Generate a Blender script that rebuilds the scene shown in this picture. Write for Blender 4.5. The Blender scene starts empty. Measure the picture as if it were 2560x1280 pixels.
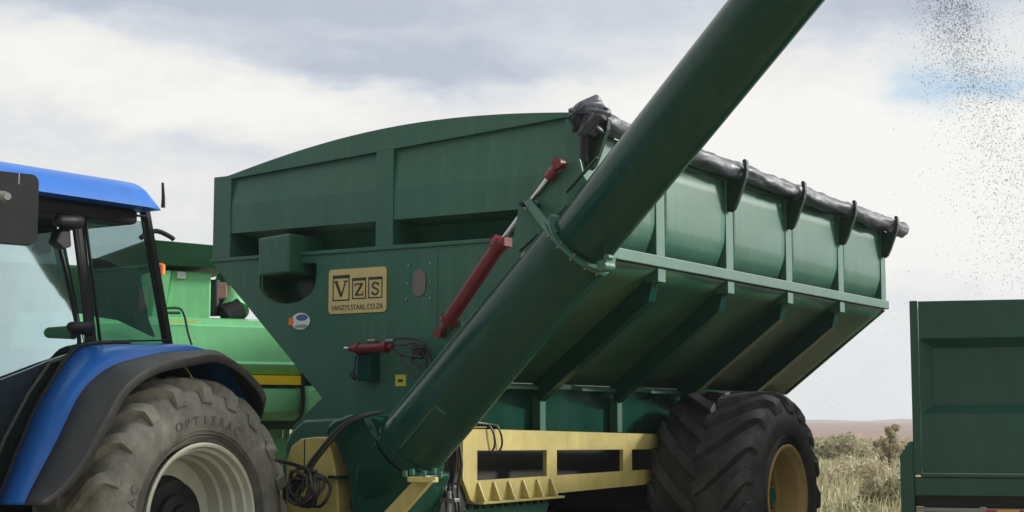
import bpy, bmesh, math, random
from mathutils import Vector, Matrix, noise
from mathutils.geometry import tessellate_polygon
R = math.radians
random.seed(7)
sc = bpy.context.scene
COL = sc.collection

# ------------------------------------------------------------------ camera
F = 3900.0; HOR = 1052.0; CZ = 1.6
PITCH = math.atan((HOR - 640) / F)
cd = bpy.data.cameras.new('camera'); cam = bpy.data.objects.new('camera', cd); COL.objects.link(cam)
cam.location = (0, 0, CZ); cam.rotation_euler = (R(90) + PITCH, 0, 0)
cd.sensor_width = 36; cd.lens = 36 * F / 2560; cd.clip_start = 0.1; cd.clip_end = 9000
sc.camera = cam
sc.view_settings.view_transform = 'Standard'; sc.view_settings.look = 'None'
sc.view_settings.exposure = 0.0; sc.view_settings.gamma = 1
sc.render.resolution_x = 1024; sc.render.resolution_y = 512

# ------------------------------------------------------------------ node helpers
class NT:
    def __init__(s, nt): s.nt = nt; s.n = nt.nodes; s.l = nt.links
    def new(s, t, **k):
        n = s.n.new(t)
        for a, v in k.items(): setattr(n, a, v)
        return n
    def put(s, sock, v):
        if isinstance(v, bpy.types.NodeSocket): s.l.new(v, sock)
        elif v is not None: sock.default_value = v
    def m(s, op, a, b=None, c=None, clamp=False):
        n = s.new('ShaderNodeMath', operation=op, use_clamp=clamp)
        s.put(n.inputs[0], a); s.put(n.inputs[1], b)
        if c is not None: s.put(n.inputs[2], c)
        return n.outputs[0]
    def mix(s, f, a, b, mode='MIX'):
        n = s.new('ShaderNodeMix', data_type='RGBA', blend_type=mode)
        s.put(n.inputs[0], f); s.put(n.inputs[6], a); s.put(n.inputs[7], b)
        return n.outputs[2]
    def noise(s, vec, scale, detail=3, rough=.55, dist=0):
        n = s.new('ShaderNodeTexNoise'); s.put(n.inputs['Vector'], vec)
        n.inputs['Scale'].default_value = scale; n.inputs['Detail'].default_value = detail
        n.inputs['Roughness'].default_value = rough; n.inputs['Distortion'].default_value = dist
        return n.outputs['Fac']
    def ramp(s, f, pts):
        n = s.new('ShaderNodeValToRGB'); s.put(n.inputs[0], f); e = n.color_ramp.elements
        while len(e) < len(pts): e.new(.5)
        for q, (p, c) in zip(e, pts):
            q.position = p; q.color = (*c, 1) if not isinstance(c, (int, float)) else (c, c, c, 1)
        return n.outputs[0]

# ------------------------------------------------------------------ world: Nishita sky under broken cloud
SUN_AZ, SUN_EL = R(75), R(23)
w = bpy.data.worlds.new('World'); sc.world = w; w.use_nodes = True
N = NT(w.node_tree); N.n.clear()
tc = N.new('ShaderNodeTexCoord'); sep = N.new('ShaderNodeSeparateXYZ'); N.l.new(tc.outputs['Generated'], sep.inputs[0])
az = N.m('ARCTAN2', sep.outputs[0], sep.outputs[1]); el = N.m('ARCSINE', sep.outputs[2])
comb = N.new('ShaderNodeCombineXYZ'); N.put(comb.inputs[0], az); N.put(comb.inputs[1], N.m('MULTIPLY', el, 2.3)); cv = comb.outputs[0]
# seamless direction coordinates for the noise
dmap = N.new('ShaderNodeMapping'); N.l.new(tc.outputs['Generated'], dmap.inputs[0]); dmap.inputs['Scale'].default_value = (1, 1, 2.4)
dv = dmap.outputs[0]
warp1 = N.m('SUBTRACT', N.noise(dv, 9, 5, .6), .5); warp2 = N.m('SUBTRACT', N.noise(dv, 7.3, 5, .6, .4), .5)
waz = N.m('MULTIPLY_ADD', warp1, .16, az); wel = N.m('MULTIPLY_ADD', warp2, .075, el)
def blob(px, py, sx, sy, amp, acc):
    a0 = math.atan((px - 1280) / F); e0 = (HOR - py) / F
    u = N.m('DIVIDE', N.m('SUBTRACT', waz, a0), sx / F); v = N.m('DIVIDE', N.m('SUBTRACT', wel, e0), sy / F)
    r2 = N.m('ADD', N.m('MULTIPLY', u, u), N.m('MULTIPLY', v, v))
    g = N.m('EXPONENT', N.m('MULTIPLY', r2, -1))
    return N.m('MULTIPLY_ADD', g, amp, acc)
fine = N.noise(dv, 26, 6, .6, .3); coarse = N.noise(dv, 6, 5, .55, .2)
den = N.m('ADD', N.m('MULTIPLY_ADD', fine, .50, -.25), N.m('MULTIPLY_ADD', coarse, .5, .40))   # 0 = grey cloud, 1 = bright white
for b in [(300, -30, 900, 95, -.62), (900, 60, 500, 130, -.38), (900, 185, 330, 55, -.42), (450, 140, 180, 60, -.22), (1250, 200, 300, 60, -.25),
          (150, 190, 420, 120, .30), (650, 280, 300, 60, .30), (2330, 20, 360, 110, -.62), (1650, 60, 330, 120, -.2),
          (550, 380, 220, 55, -.20), (120, 330, 250, 45, -.12), (2050, 420, 620, 210, .55), (2450, 620, 300, 130, .4), (2250, 850, 420, 150, -.05), (1500, 250, 120, 40, .1)]:
    den = blob(*b[:4], b[4] * 1.22, den)
den = N.m('ADD', den, 0, clamp=True)
cloud = N.ramp(den, [(0, (.50, .55, .65)), (.28, (.61, .66, .73)), (.5, (.73, .76, .80)), (.72, (.85, .85, .835)), (1, (.94, .935, .905))])
hz = N.m('MULTIPLY_ADD', el, -9, 1, clamp=True)   # pale milky band towards the horizon
cloud = N.mix(N.m('MULTIPLY', hz, .75), cloud, (.80, .84, .87, 1))
sky = N.new('ShaderNodeTexSky', sky_type='NISHITA'); sky.sun_disc = False; sky.sun_elevation = SUN_EL; sky.sun_rotation = SUN_AZ; sky.air_density = 1.2
blue = N.mix(1, sky.outputs[0], (.10, .10, .10, 1), 'MULTIPLY')
blue = N.mix(.72, blue, (.52, .72, .92, 1))
hole = blob(2440, 235, 150, 48, 1.2, N.m('MULTIPLY_ADD', fine, .5, -.3)); hole = N.m('MULTIPLY', hole, .8, clamp=True)
skyc = N.mix(hole, cloud, blue)
# brighter thin cloud round the hidden sun
sd = Vector((math.sin(SUN_AZ) * math.cos(SUN_EL), math.cos(SUN_AZ) * math.cos(SUN_EL), math.sin(SUN_EL)))
dot = N.new('ShaderNodeVectorMath', operation='DOT_PRODUCT'); N.l.new(tc.outputs['Generated'], dot.inputs[0]); dot.inputs[1].default_value = sd
gl = N.m('POWER', N.m('MAXIMUM', dot.outputs['Value'], 0), 14)
bg = N.new('ShaderNodeBackground'); N.l.new(skyc, bg.inputs[0])
# added dimming of the unseen low sky behind the camera, darkens reflections
back = N.m('MULTIPLY_ADD', sep.outputs[1], -1.6, 0, clamp=True); lowel = N.m('MULTIPLY_ADD', el, -1.6, 1.5, clamp=True)
dim = N.m('MULTIPLY_ADD', N.m('MULTIPLY', back, lowel), -.42, 1.0)
N.put(bg.inputs[1], N.m('MULTIPLY', N.m('MULTIPLY_ADD', gl, 4.2, 1.0), dim))
out = N.new('ShaderNodeOutputWorld'); N.l.new(bg.outputs[0], out.inputs[0])

sl = bpy.data.lights.new('sun', 'SUN'); so = bpy.data.objects.new('sun', sl); COL.objects.link(so)
sl.energy = 3.6; sl.angle = R(6); sl.color = (1, .95, .87)
so.rotation_euler = (-sd).to_track_quat('-Z', 'Y').to_euler(); so.location = (30, 15, 30)

# ------------------------------------------------------------------ pixel rays -> points on real planes
def ray(x, y):
    a = (x - 1280) / F; b = (640 - y) / F
    return Vector((a, math.cos(PITCH) - b * math.sin(PITCH), math.sin(PITCH) + b * math.cos(PITCH)))
class Fr:
    def __init__(s, ox, oy, deg):
        s.M = Matrix.Translation((ox, oy, 0)) @ Matrix.Rotation(R(-deg), 4, 'Z'); s.I = s.M.inverted()
    def px(s, x, y, ax, val):
        o = s.I @ Vector((0, 0, CZ)); d = s.I.to_3x3() @ ray(x, y)
        return o + d * ((val - o[ax]) / d[ax])

# ------------------------------------------------------------------ materials
def mat(name, col, rough=.5, metal=0, var=.12, scale=3, dirt_or_bounce=None, dirt_or_bounce_amt=.0, bump=.0, bscale=20, coat=0, spec=.5, rvar=.08, dscale=4, streak=0):
    m = bpy.data.materials.new(name); m.use_nodes = True; t = NT(m.node_tree); p = t.n['Principled BSDF']
    co = t.new('ShaderNodeTexCoord').outputs['Object']
    f = t.noise(co, scale, 5, .6)
    c = t.mix(t.ramp(f, [(.3, 0), (.7, 1)]), tuple(x * (1 - var) for x in col) + (1,), tuple(min(1, x * (1 + var)) for x in col) + (1,))
    if dirt_or_bounce:
        g = t.noise(co, dscale, 6, .65, .5); g2 = t.noise(co, dscale * 9, 4, .6)
        k = t.m('MULTIPLY', t.ramp(g, [(.38, 0), (.68, 1)]), t.m('MULTIPLY_ADD', g2, 1.2, .1), clamp=True)
        c = t.mix(t.m('MULTIPLY', k, dirt_or_bounce_amt), c, (*dirt_or_bounce, 1))
    if streak:
        mp = t.new('ShaderNodeMapping'); t.l.new(co, mp.inputs[0]); mp.inputs['Scale'].default_value = (9, 9, .7)
        k = t.ramp(t.noise(mp.outputs[0], 1.0, 5, .7), [(.5, 0), (.72, 1)]); k2 = t.ramp(t.noise(co, 60, 2, .5), [(.66, 0), (.72, 1)])
        c = t.mix(t.m('MULTIPLY', k, streak), c, (*[min(1, x * 1.4 + .05) for x in col], 1)); c = t.mix(t.m('MULTIPLY', k2, streak * 1.2), c, (.16, .17, .14, 1))
    t.put(p.inputs['Base Color'], c)
    t.put(p.inputs['Roughness'], t.m('MULTIPLY_ADD', t.noise(co, scale * 2.7, 5, .65), rvar * 2, rough - rvar))
    p.inputs['Metallic'].default_value = metal; p.inputs['Specular IOR Level'].default_value = spec
    p.inputs['Coat Weight'].default_value = coat; p.inputs['Coat Roughness'].default_value = .12
    if bump:
        b = t.new('ShaderNodeBump'); b.inputs['Strength'].default_value = 1; b.inputs['Distance'].default_value = bump
        t.put(b.inputs['Height'], t.noise(co, bscale, 4, .6)); t.l.new(b.outputs[0], p.inputs['Normal'])
    return m
DUST = (.30, .27, .21)
G = mat('green_paint', (.024, .120, .078), .45, var=.10, scale=1.3, dirt_or_bounce=(.10, .14, .10), dirt_or_bounce_amt=.28, bump=.0011, bscale=3.5, dscale=1.6, streak=.32)
GT = mat('tube_green_paint', (.002, .042, .027), .20, var=.08, coat=0, spec=.28, scale=1.5, dirt_or_bounce=(.05, .09, .07), dirt_or_bounce_amt=.22, streak=.12, bump=.0006, bscale=5, dscale=2)
GD = mat('hopper_green_paint', (.010, .072, .038), .42, var=.15, spec=.28, streak=.15, scale=1.2, dirt_or_bounce=(.15, .155, .08), dirt_or_bounce_amt=.45, bump=.0012, bscale=3, dscale=1.3)  # olive blotches paint in light bounced off the sunlit ground
YP = mat('chassis_yellow_paint', (.55, .47, .16), .45, var=.09, scale=2.5, dirt_or_bounce=(.26, .20, .10), dirt_or_bounce_amt=.6, streak=.25, bump=.0006, bscale=12, dscale=3)
SIGN = mat('sign_yellow', (.62, .50, .22), .5, var=.05, dirt_or_bounce=(.35, .28, .14), dirt_or_bounce_amt=.3)
LETR = mat('worn_lettering', (.15, .147, .128), .9, var=.4, scale=20)
INK = mat('ink_black', (.03, .035, .02), .6, var=.2)
RED = mat('cylinder_red', (.16, .012, .025), .34, var=.15, dirt_or_bounce=(.10, .05, .04), dirt_or_bounce_amt=.4)
STEEL = mat('chrome_rod', (.6, .6, .6), .18, metal=1)
GREY = mat('dull_steel', (.28, .29, .29), .45, metal=.7, dirt_or_bounce=(.1, .08, .06), dirt_or_bounce_amt=.5)
BLK = mat('black_plastic', (.018, .019, .022), .5, var=.15, spec=.2, dirt_or_bounce=(.05, .05, .05), dirt_or_bounce_amt=.2)
HOSE = mat('black_hose', (.012, .012, .014), .42, var=.2, dirt_or_bounce=DUST, dirt_or_bounce_amt=.15)
DARK = mat('undercarriage_dark', (.008, .009, .010), .6, dirt_or_bounce=(.03, .028, .022), dirt_or_bounce_amt=.4)
RUB = mat('clean_rubber', (.030, .031, .036), .62, var=.25, scale=5, dirt_or_bounce=(.18, .17, .165), dirt_or_bounce_amt=.5, bump=.002, bscale=40, dscale=3)
RUBD = mat('dusty_rubber', (.19, .188, .165), .85, var=.3, scale=7, dirt_or_bounce=(.40, .38, .32), dirt_or_bounce_amt=.85, bump=.003, bscale=45, dscale=4)
RIMC = mat('cream_rim', (.76, .77, .63), .42, var=.06, dirt_or_bounce=(.25, .22, .16), dirt_or_bounce_amt=.4)
RIMY = mat('tan_rim', (.52, .38, .15), .5, var=.08, dirt_or_bounce=(.22, .17, .1), dirt_or_bounce_amt=.4)
BLUE = mat('tractor_blue_paint', (.010, .135, .52), .40, var=.09, spec=.4, streak=.1, dirt_or_bounce=(.12, .17, .30), dirt_or_bounce_amt=.12, bump=.0006, bscale=6, coat=.1)
FLARE = mat('flare_rubber', (.045, .045, .047), .62, var=.12, dirt_or_bounce=(.15, .14, .12), dirt_or_bounce_amt=.35, bump=.0015, bscale=60)
TARP = mat('tarp_grey', (.060, .067, .088), .38, var=.25, scale=6, dirt_or_bounce=(.03, .033, .045), dirt_or_bounce_amt=.6, bump=.008, bscale=9, rvar=.08)
JG = mat('combine_green', (.22, .68, .31), .38, var=.08, scale=1, dirt_or_bounce=(.25, .33, .22), dirt_or_bounce_amt=.45, streak=.25, dscale=1.2)
JGD = mat('combine_dark_green', (.012, .085, .035), .45, var=.12)
JY = mat('stripe_yellow', (.85, .62, .02), .45, var=.04)
TG = mat('trailer_green', (.006, .066, .044), .42, var=.15, scale=1.6, dirt_or_bounce=(.05, .09, .07), dirt_or_bounce_amt=.3, streak=.15, bump=.001, bscale=4, dscale=2)
WHITE = mat('white_sticker', (.75, .77, .78), .5, var=.03)
ORANGE = mat('orange_lens', (.85, .22, .05), .35, var=.05)
REDL = mat('red_reflector', (.42, .02, .03), .3, var=.1)
AMB = mat('amber_reflector', (.80, .38, .03), .3, var=.08)
PINK = mat('faded_window', (.17, .14, .14), .3, var=.1)
STB = mat('sticker_blue', (.10, .13, .38), .5); STG = mat('sticker_green', (.25, .38, .26), .5)
LABY = mat('label_yellow', (.62, .58, .07), .5, var=.1)
SEAT = mat('seat_cloth', (.05, .055, .06), .8)
DTINT = mat('dark_tinted_panel', (.010, .016, .015), .16, var=.2, dirt_or_bounce=(.06, .07, .06), dirt_or_bounce_amt=.3)
BRK = mat('bracket_dark_green', (.004, .028, .018), .45, dirt_or_bounce=(.04, .06, .05), dirt_or_bounce_amt=.3)
GRAIN = mat('grain', (.11, .065, .035), .7, var=.3, scale=9)

def glass(name, tint, refl, dirty=.25):
    m = bpy.data.materials.new(name); m.use_nodes = True; t = NT(m.node_tree); t.n.clear()
    co = t.new('ShaderNodeTexCoord').outputs['Object']
    tr = t.new('ShaderNodeBsdfTransparent'); tr.inputs[0].default_value = (*tint, 1)
    gl_ = t.new('ShaderNodeBsdfGlossy'); gl_.inputs[0].default_value = (.72, .93, .95, 1); gl_.inputs[1].default_value = .03
    b = t.new('ShaderNodeBump'); b.inputs['Distance'].default_value = .0012; t.put(b.inputs['Height'], t.noise(co, 1.6, 3, .5)); t.l.new(b.outputs[0], gl_.inputs['Normal'])
    df = t.new('ShaderNodeBsdfDiffuse'); df.inputs[0].default_value = (.42, .46, .42, 1)
    fr = t.new('ShaderNodeLayerWeight'); fr.inputs[0].default_value = .5; fac_ = t.m('MULTIPLY', t.m('POWER', fr.outputs['Facing'], 4), .7)
    m1 = t.new('ShaderNodeMixShader'); t.put(m1.inputs[0], t.m('ADD', fac_, refl, clamp=True)); t.l.new(tr.outputs[0], m1.inputs[1]); t.l.new(gl_.outputs[0], m1.inputs[2])
    m2 = t.new('ShaderNodeMixShader'); t.put(m2.inputs[0], t.m('MULTIPLY', t.ramp(t.noise(co, 2.2, 6, .65, .6), [(.4, 0), (.75, 1)]), dirty)); t.l.new(m1.outputs[0], m2.inputs[1]); t.l.new(df.outputs[0], m2.inputs[2])
    o = t.new('ShaderNodeOutputMaterial'); t.l.new(m2.outputs[0], o.inputs[0])
    return m
GLASS = glass('cab_glass', (.36, .54, .55), .86, .12)
GLASS3 = glass('rear_glass', (.86, .93, .92), .0, .0)
GLASS2 = glass('quarter_glass', (.62, .80, .80), .46, .06)

# ------------------------------------------------------------------ mesh helpers
class MB:
    """collects shapes, build() links them as one mesh object"""
    def __init__(s): s.v = []; s.f = []
    def add(s, v, f):
        o = len(s.v); s.v += [Vector(q) for q in v]; s.f += [tuple(o + i for i in g) for g in f]; return s
    def box(s, a, b):
        x0, y0, z0 = a; x1, y1, z1 = b
        v = [(x0, y0, z0), (x1, y0, z0), (x1, y1, z0), (x0, y1, z0), (x0, y0, z1), (x1, y0, z1), (x1, y1, z1), (x0, y1, z1)]
        return s.add(v, [(3, 2, 1, 0), (4, 5, 6, 7), (0, 1, 5, 4), (1, 2, 6, 5), (2, 3, 7, 6), (3, 0, 4, 7)])
    def prism(s, pts, d):
        """closed outline pts (3-D) pushed along d"""
        d = Vector(d); pts = [Vector(p) for p in pts]; n = len(pts)
        tri = tessellate_polygon([pts])
        v = pts + [p + d for p in pts]
        f = [tuple(t) for t in tri] + [tuple(i + n for i in t[::-1]) for t in tri] + [(i, (i + 1) % n, n + (i + 1) % n, n + i) for i in range(n)]
        return s.add(v, f)
    def plate(s, outer, holes, d):
        loops = [[Vector(p) for p in outer]] + [[Vector(p) for p in h] for h in holes]
        d = Vector(d); tri = tessellate_polygon(loops); flat = [p for l in loops for p in l]; n = len(flat)
        v = flat + [p + d for p in flat]; f = [tuple(t) for t in tri] + [tuple(i + n for i in t[::-1]) for t in tri]
        o = 0
        for l in loops:
            k = len(l); f += [(o + i, o + (i + 1) % k, n + o + (i + 1) % k, n + o + i) for i in range(k)]; o += k
        return s.add(v, f)
    def tube(s, path, r, n=12, caps=True, closed=False):
        path = [Vector(p) for p in path]; rr = r if isinstance(r, (list, tuple)) else [r] * len(path)
        v = []; f = []; m = len(path); up = None
        for i, p in enumerate(path):
            if closed: t = path[(i + 1) % m] - path[i - 1]
            else: t = path[min(i + 1, m - 1)] - path[max(i - 1, 0)]
            t.normalize()
            if up is None:
                up = Vector((0, 0, 1)) if abs(t.z) < .9 else Vector((1, 0, 0))
            a = t.cross(up).normalized(); up = a.cross(t).normalized()
            for k in range(n):
                q = 2 * math.pi * k / n; v.append(p + (a * math.cos(q) + up * math.sin(q)) * rr[i])
        for i in range(m if closed else m - 1):
            for k in range(n):
                j = (i + 1) % m; f.append((i * n + k, i * n + (k + 1) % n, j * n + (k + 1) % n, j * n + k))
        if caps and not closed: f += [tuple(range(n))[::-1], tuple((m - 1) * n + k for k in range(n))]
        return s.add(v, f)
    def lathe(s, prof, c=(0, 0, 0), n=64, closed=False):
        """prof = (x, radius) pairs turned about the x axis through c"""
        c = Vector(c); v = []; f = []; m = len(prof)
        for x, r in prof:
            for k in range(n):
                q = 2 * math.pi * k / n; v.append(c + Vector((x, r * math.cos(q), r * math.sin(q))))
        for i in range(m if closed else m - 1):
            j = (i + 1) % m
            for k in range(n): f.append((i * n + k, i * n + (k + 1) % n, j * n + (k + 1) % n, j * n + k))
        return s.add(v, f)
    def loft(s, lines):
        n = len(lines[0]); v = [p for l in lines for p in l]
        f = [(i * n + k, i * n + k + 1, (i + 1) * n + k + 1, (i + 1) * n + k) for i in range(len(lines) - 1) for k in range(n - 1)]
        return s.add(v, f)
    def build(s, name, m, parent=None, bevel=0, smooth=None, solid=0, fix=True, sub=0):
        me = bpy.data.meshes.new(name); me.from_pydata([tuple(q) for q in s.v], [], s.f); me.update()
        if fix:
            bm = bmesh.new(); bm.from_mesh(me); bmesh.ops.recalc_face_normals(bm, faces=bm.faces); bm.to_mesh(me); bm.free()
        o = bpy.data.objects.new(name, me); COL.objects.link(o); me.materials.append(m)
        if smooth is not None:
            me.polygons.foreach_set('use_smooth', [True] * len(me.polygons)); me.set_sharp_from_angle(angle=R(smooth))
        if solid:
            q = o.modifiers.new('s', 'SOLIDIFY'); q.thickness = solid; q.offset = 0
        if sub:
            q = o.modifiers.new('u', 'SUBSURF'); q.levels = q.render_levels = sub
        if bevel:
            q = o.modifiers.new('b', 'BEVEL'); q.width = bevel; q.segments = 2; q.limit_method = 'ANGLE'; q.angle_limit = R(35)
        if parent: o.parent = parent
        return o
def explode(o, name=None):
    """every loose piece of o becomes an object of its own under the same parent"""
    bm = bmesh.new(); bm.from_mesh(o.data); bm.faces.ensure_lookup_table(); seen = set(); isl = []
    for f0 in bm.faces:
        if f0 in seen: continue
        stack = [f0]; seen.add(f0); g = []
        while stack:
            f_ = stack.pop(); g.append(f_)
            for e_ in f_.edges:
                for h_ in e_.link_faces:
                    if h_ not in seen: seen.add(h_); stack.append(h_)
        isl.append(g)
    outl = []
    for g in isl:
        vs = list({v_ for f_ in g for v_ in f_.verts}); ix = {v_: i for i, v_ in enumerate(vs)}
        me = bpy.data.meshes.new(name or o.name); me.from_pydata([tuple(v_.co) for v_ in vs], [], [[ix[v_] for v_ in f_.verts] for f_ in g])
        me.polygons.foreach_set('use_smooth', [True] * len(me.polygons)); me.set_sharp_from_angle(angle=R(40))
        me.materials.append(o.data.materials[0]); q = bpy.data.objects.new(name or o.name, me); COL.objects.link(q); q.parent = o.parent; outl.append(q)
        for md in o.modifiers:
            if md.type == 'BEVEL': b_ = q.modifiers.new('b', 'BEVEL'); b_.width = md.width; b_.segments = 2; b_.limit_method = 'ANGLE'; b_.angle_limit = R(35)
    bm.free(); bpy.data.objects.remove(o); return outl
def tag(o, label=None, cat=None, group=None, kind=None):
    if label: o['label'] = label
    if cat: o['category'] = cat
    if group: o['group'] = group
    if kind: o['kind'] = kind
    return o
def empty(name, fr=None, label=None, cat=None, loc=None, group=None):
    o = bpy.data.objects.new(name, None); COL.objects.link(o); o.empty_display_size = .2
    if fr: o.matrix_world = fr.M
    if loc: o.location = loc
    return tag(o, label, cat, group)
def text_geo(txt, size, extrude, align='CENTER', spacing=1.0):
    c = bpy.data.curves.new('t', 'FONT'); c.body = txt; c.size = size; c.extrude = extrude; c.align_x = align; c.align_y = 'CENTER'; c.space_character = spacing; c.resolution_u = 4
    o = bpy.data.objects.new('t', c); COL.objects.link(o); bpy.context.view_layer.update()
    me = o.to_mesh(); v = [q.co.copy() for q in me.vertices]; f = [tuple(p.vertices) for p in me.polygons]
    o.to_mesh_clear(); bpy.data.objects.remove(o); bpy.data.curves.remove(c)
    return v, f
def onfront(v, x, y, z):      # text drawn in XY put on a wall that faces -Y
    return [Vector((x + q.x, y - q.z, z + q.y)) for q in v]
def rrect(cx, cz, w_, h, r, y, n=5):
    pts = []
    for sx, sz, a0 in ((1, 1, 0), (-1, 1, 90), (-1, -1, 180), (1, -1, 270)):
        for k in range(n + 1):
            a = R(a0 + 90 * k / n); pts.append(Vector((cx + sx * (w_ / 2 - r) + r * math.cos(a), y, cz + sz * (h / 2 - r) + r * math.sin(a))))
    return pts
def smoothline(pts, n):
    """Catmull-Rom through pts, n samples"""
    P = [Vector(p) for p in pts]; P = [2 * P[0] - P[1]] + P + [2 * P[-1] - P[-2]]; segs = len(P) - 3; o = []
    for i in range(n):
        t = i / (n - 1) * segs; k = min(int(t), segs - 1); u = t - k; a, b, c, d = P[k:k + 4]
        o.append(.5 * ((2 * b) + (c - a) * u + (2 * a - 5 * b + 4 * c - d) * u * u + (3 * b - a - 3 * c + d) * u ** 3))
    return o

def tyre_wheel(parent, c, Rr, wd, rr, nl, mt, mr, mh, rim_prof, hub_prof, lug_h=.055, text=None, lugw=.055):
    """wheel part > tyre, rim, hub. Outer face at c.x, tyre extends to -x"""
    x0, y0, z0 = c; W = bpy.data.objects.new('wheel', None); COL.objects.link(W); W.parent = parent; W.location = c
    h = wd / 2; Rb = Rr - lug_h
    prof = [(-wd * .06 - .02, rr), (-.03, rr + .03), (.012, rr + (Rb - rr) * .35), (.012, rr + (Rb - rr) * .6), (-.02, Rb - .09), (-.055, Rb - .03), (-.10, Rb - .004), (-h, Rb + .012)]
    prof = prof + [(-wd - x, r) for x, r in prof[::-1][1:]]
    t = MB(); t.lathe(prof, (0, 0, 0), 96)
    def surf(s_):     # s_ from 0 (centre line) to 1 (shoulder) to 1.5 (down the sidewall): (half-axial, radius)
        if s_ < .82: return (h - .10) * s_ / .82, Rb + .012 * (1 - s_)
        if s_ < 1: u = (s_ - .82) / .18; return h - .10 + .055 * u, Rb - .02 * u
        u = (s_ - 1) / .5; return h - .045 + .045 * min(1, u * 1.5), Rb - .02 - .11 * u
    for side in (1, -1):
        for k in range(nl):
            a0 = 2 * math.pi * (k + (.5 if side < 0 else 0)) / nl; S = [0, .2, .4, .6, .8, .92, 1.0, 1.15, 1.35]; rings = []
            for s_ in S:
                ax, rad = surf(s_); skew = .40 * min(s_, 1.) ** 1.25 * wd / .7 * .9 / Rr
                a = a0 + skew; hw = lugw / 2 / Rr * (1 + .35 * s_); hh = lug_h * (1 if s_ < 1.1 else (.75 if s_ < 1.2 else .12))
                out_ax = 0 if s_ < .9 else (.25 if s_ < 1 else .8); lo = []
                for da, dh in ((-hw * 1.25, -.012), (-hw, hh), (hw, hh), (hw * 1.25, -.012)):
                    r_ = rad + dh * (1 - out_ax * .75); axx = ax + dh * out_ax * .45
                    lo.append(Vector((-h + side * axx, r_ * math.sin(a + da), r_ * math.cos(a + da))))
                rings.append(lo)
            v = [p for g in rings for p in g]; f = [(i * 4 + j, i * 4 + j + 1, i * 4 + 5 + j, i * 4 + 4 + j) for i in range(len(S) - 1) for j in range(3)] + [(0, 1, 2, 3), tuple(len(v) - 4 + j for j in (3, 2, 1, 0))]
            t.add(v, f)
    for k in range(3): t.lathe([(-.02 + .0, rr + .045 + k * .022), (.004 + .006, rr + .05 + k * .022), (-.01, rr + .056 + k * .022)], (0, 0, 0), 96)
    ty = t.build('tyre', mt, W, smooth=38)
    if text:
        for word, a_mid in text:
            q = MB(); n = len(word); rt = rr + (Rb - rr) * .42
            for i, ch in enumerate(word):
                v, f = text_geo(ch, .085, .003); a = a_mid - (i - (n - 1) / 2) * .080 / rt * -1
                q.add([Vector((.014 + p.z, (rt + p.y) * math.sin(a) + p.x * math.cos(a), (rt + p.y) * math.cos(a) - p.x * math.sin(a))) for p in v], f)
            q.build('sidewall_lettering', LETR, W, fix=False)
    MB().lathe(rim_prof, (0, 0, 0), 96).build('rim', mr, W, smooth=30)
    hb = MB().lathe(hub_prof, (0, 0, 0), 40)
    hr = hub_prof[-2][1]
    hb.build('hub', mh, W, smooth=30)
    b = MB(); bx = [x for x, r in hub_prof][len(hub_prof) // 2]
    for k in range(10):
        a = 2 * math.pi * k / 10; b.tube([(bx - .02, .13 * math.sin(a), .13 * math.cos(a)), (bx + .03, .13 * math.sin(a), .13 * math.cos(a))], .014, 6)
    explode(b.build('wheel_nuts', GREY, W, smooth=30), 'wheel_nut')
    return W
def copy_tree(o, parent=None):
    c = o.copy(); COL.objects.link(c); c.parent = parent
    for ch in list(o.children): copy_tree(ch, c)
    return c

# ================================================================== GRAIN CART
zR = 10.9
CF = Fr(zR * (1462 - 1280) / F, zR, 32)
cart = empty('grain_cart', CF, 'dark green grain cart with raised auger, yellow chassis and rolled grey tarpaulin', 'grain cart')
fx = lambda x, y, d=0: CF.px(x, y, 1, d)          # point of the front plane (or a plane d in front of / behind it)
sx = lambda x, y, d=0: CF.px(x, y, 0, d)          # point of a plane parallel to the side wall
WX = -3.5; LEN = 6.47
# --- front wall, lower plate with pocket
U = [(-2.99, 0, 2.78), (-2.99, 0, 2.68)] + [(-2.70 + .29 * math.cos(R(a)), 0, 2.73 - .17 * math.sin(R(a)) - .04) for a in (165, 140, 115, 90, 65, 40, 15)] + [(-2.41, 0, 2.74), (-2.41, 0, 2.83), (-2.6, 0, 2.845), (-2.99, 0, 2.845)]
outer = [(0, 0, 2.72), (0, 0, 2.91), (WX - .02, 0, 2.90), (-2.336, 0, 1.776), (-2.62, 0, 1.56), (-2.72, 0, 1.25), (-2.72, 0, .95), (-1.6, 0, .95), (-1.5, 0, 1.50), (-1.14, 0, 1.88)]
MB().plate(outer, [U], (0, .03, 0)).build('front_plate', G, cart, bevel=.004)
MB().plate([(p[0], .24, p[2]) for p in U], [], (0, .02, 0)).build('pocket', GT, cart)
q = MB()   # pocket walls
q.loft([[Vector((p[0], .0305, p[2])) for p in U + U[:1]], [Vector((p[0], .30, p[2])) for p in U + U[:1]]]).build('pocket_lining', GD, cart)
MB().box((WX - .02, -.016, 2.895), (0, .05, 2.925)).build('front_ledge', G, cart, bevel=.004)
# door plate & seams
MB().plate([(-2.335, -.004, 1.80), (-2.335, -.004, 2.875), (-1.25, -.004, 2.885), (-1.25, -.004, 1.80), (-1.5, -.004, 1.52), (-2.2, -.004, 1.35)], [], (0, .003, 0)).build('front_door_plate', G, cart, bevel=.001)
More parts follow.
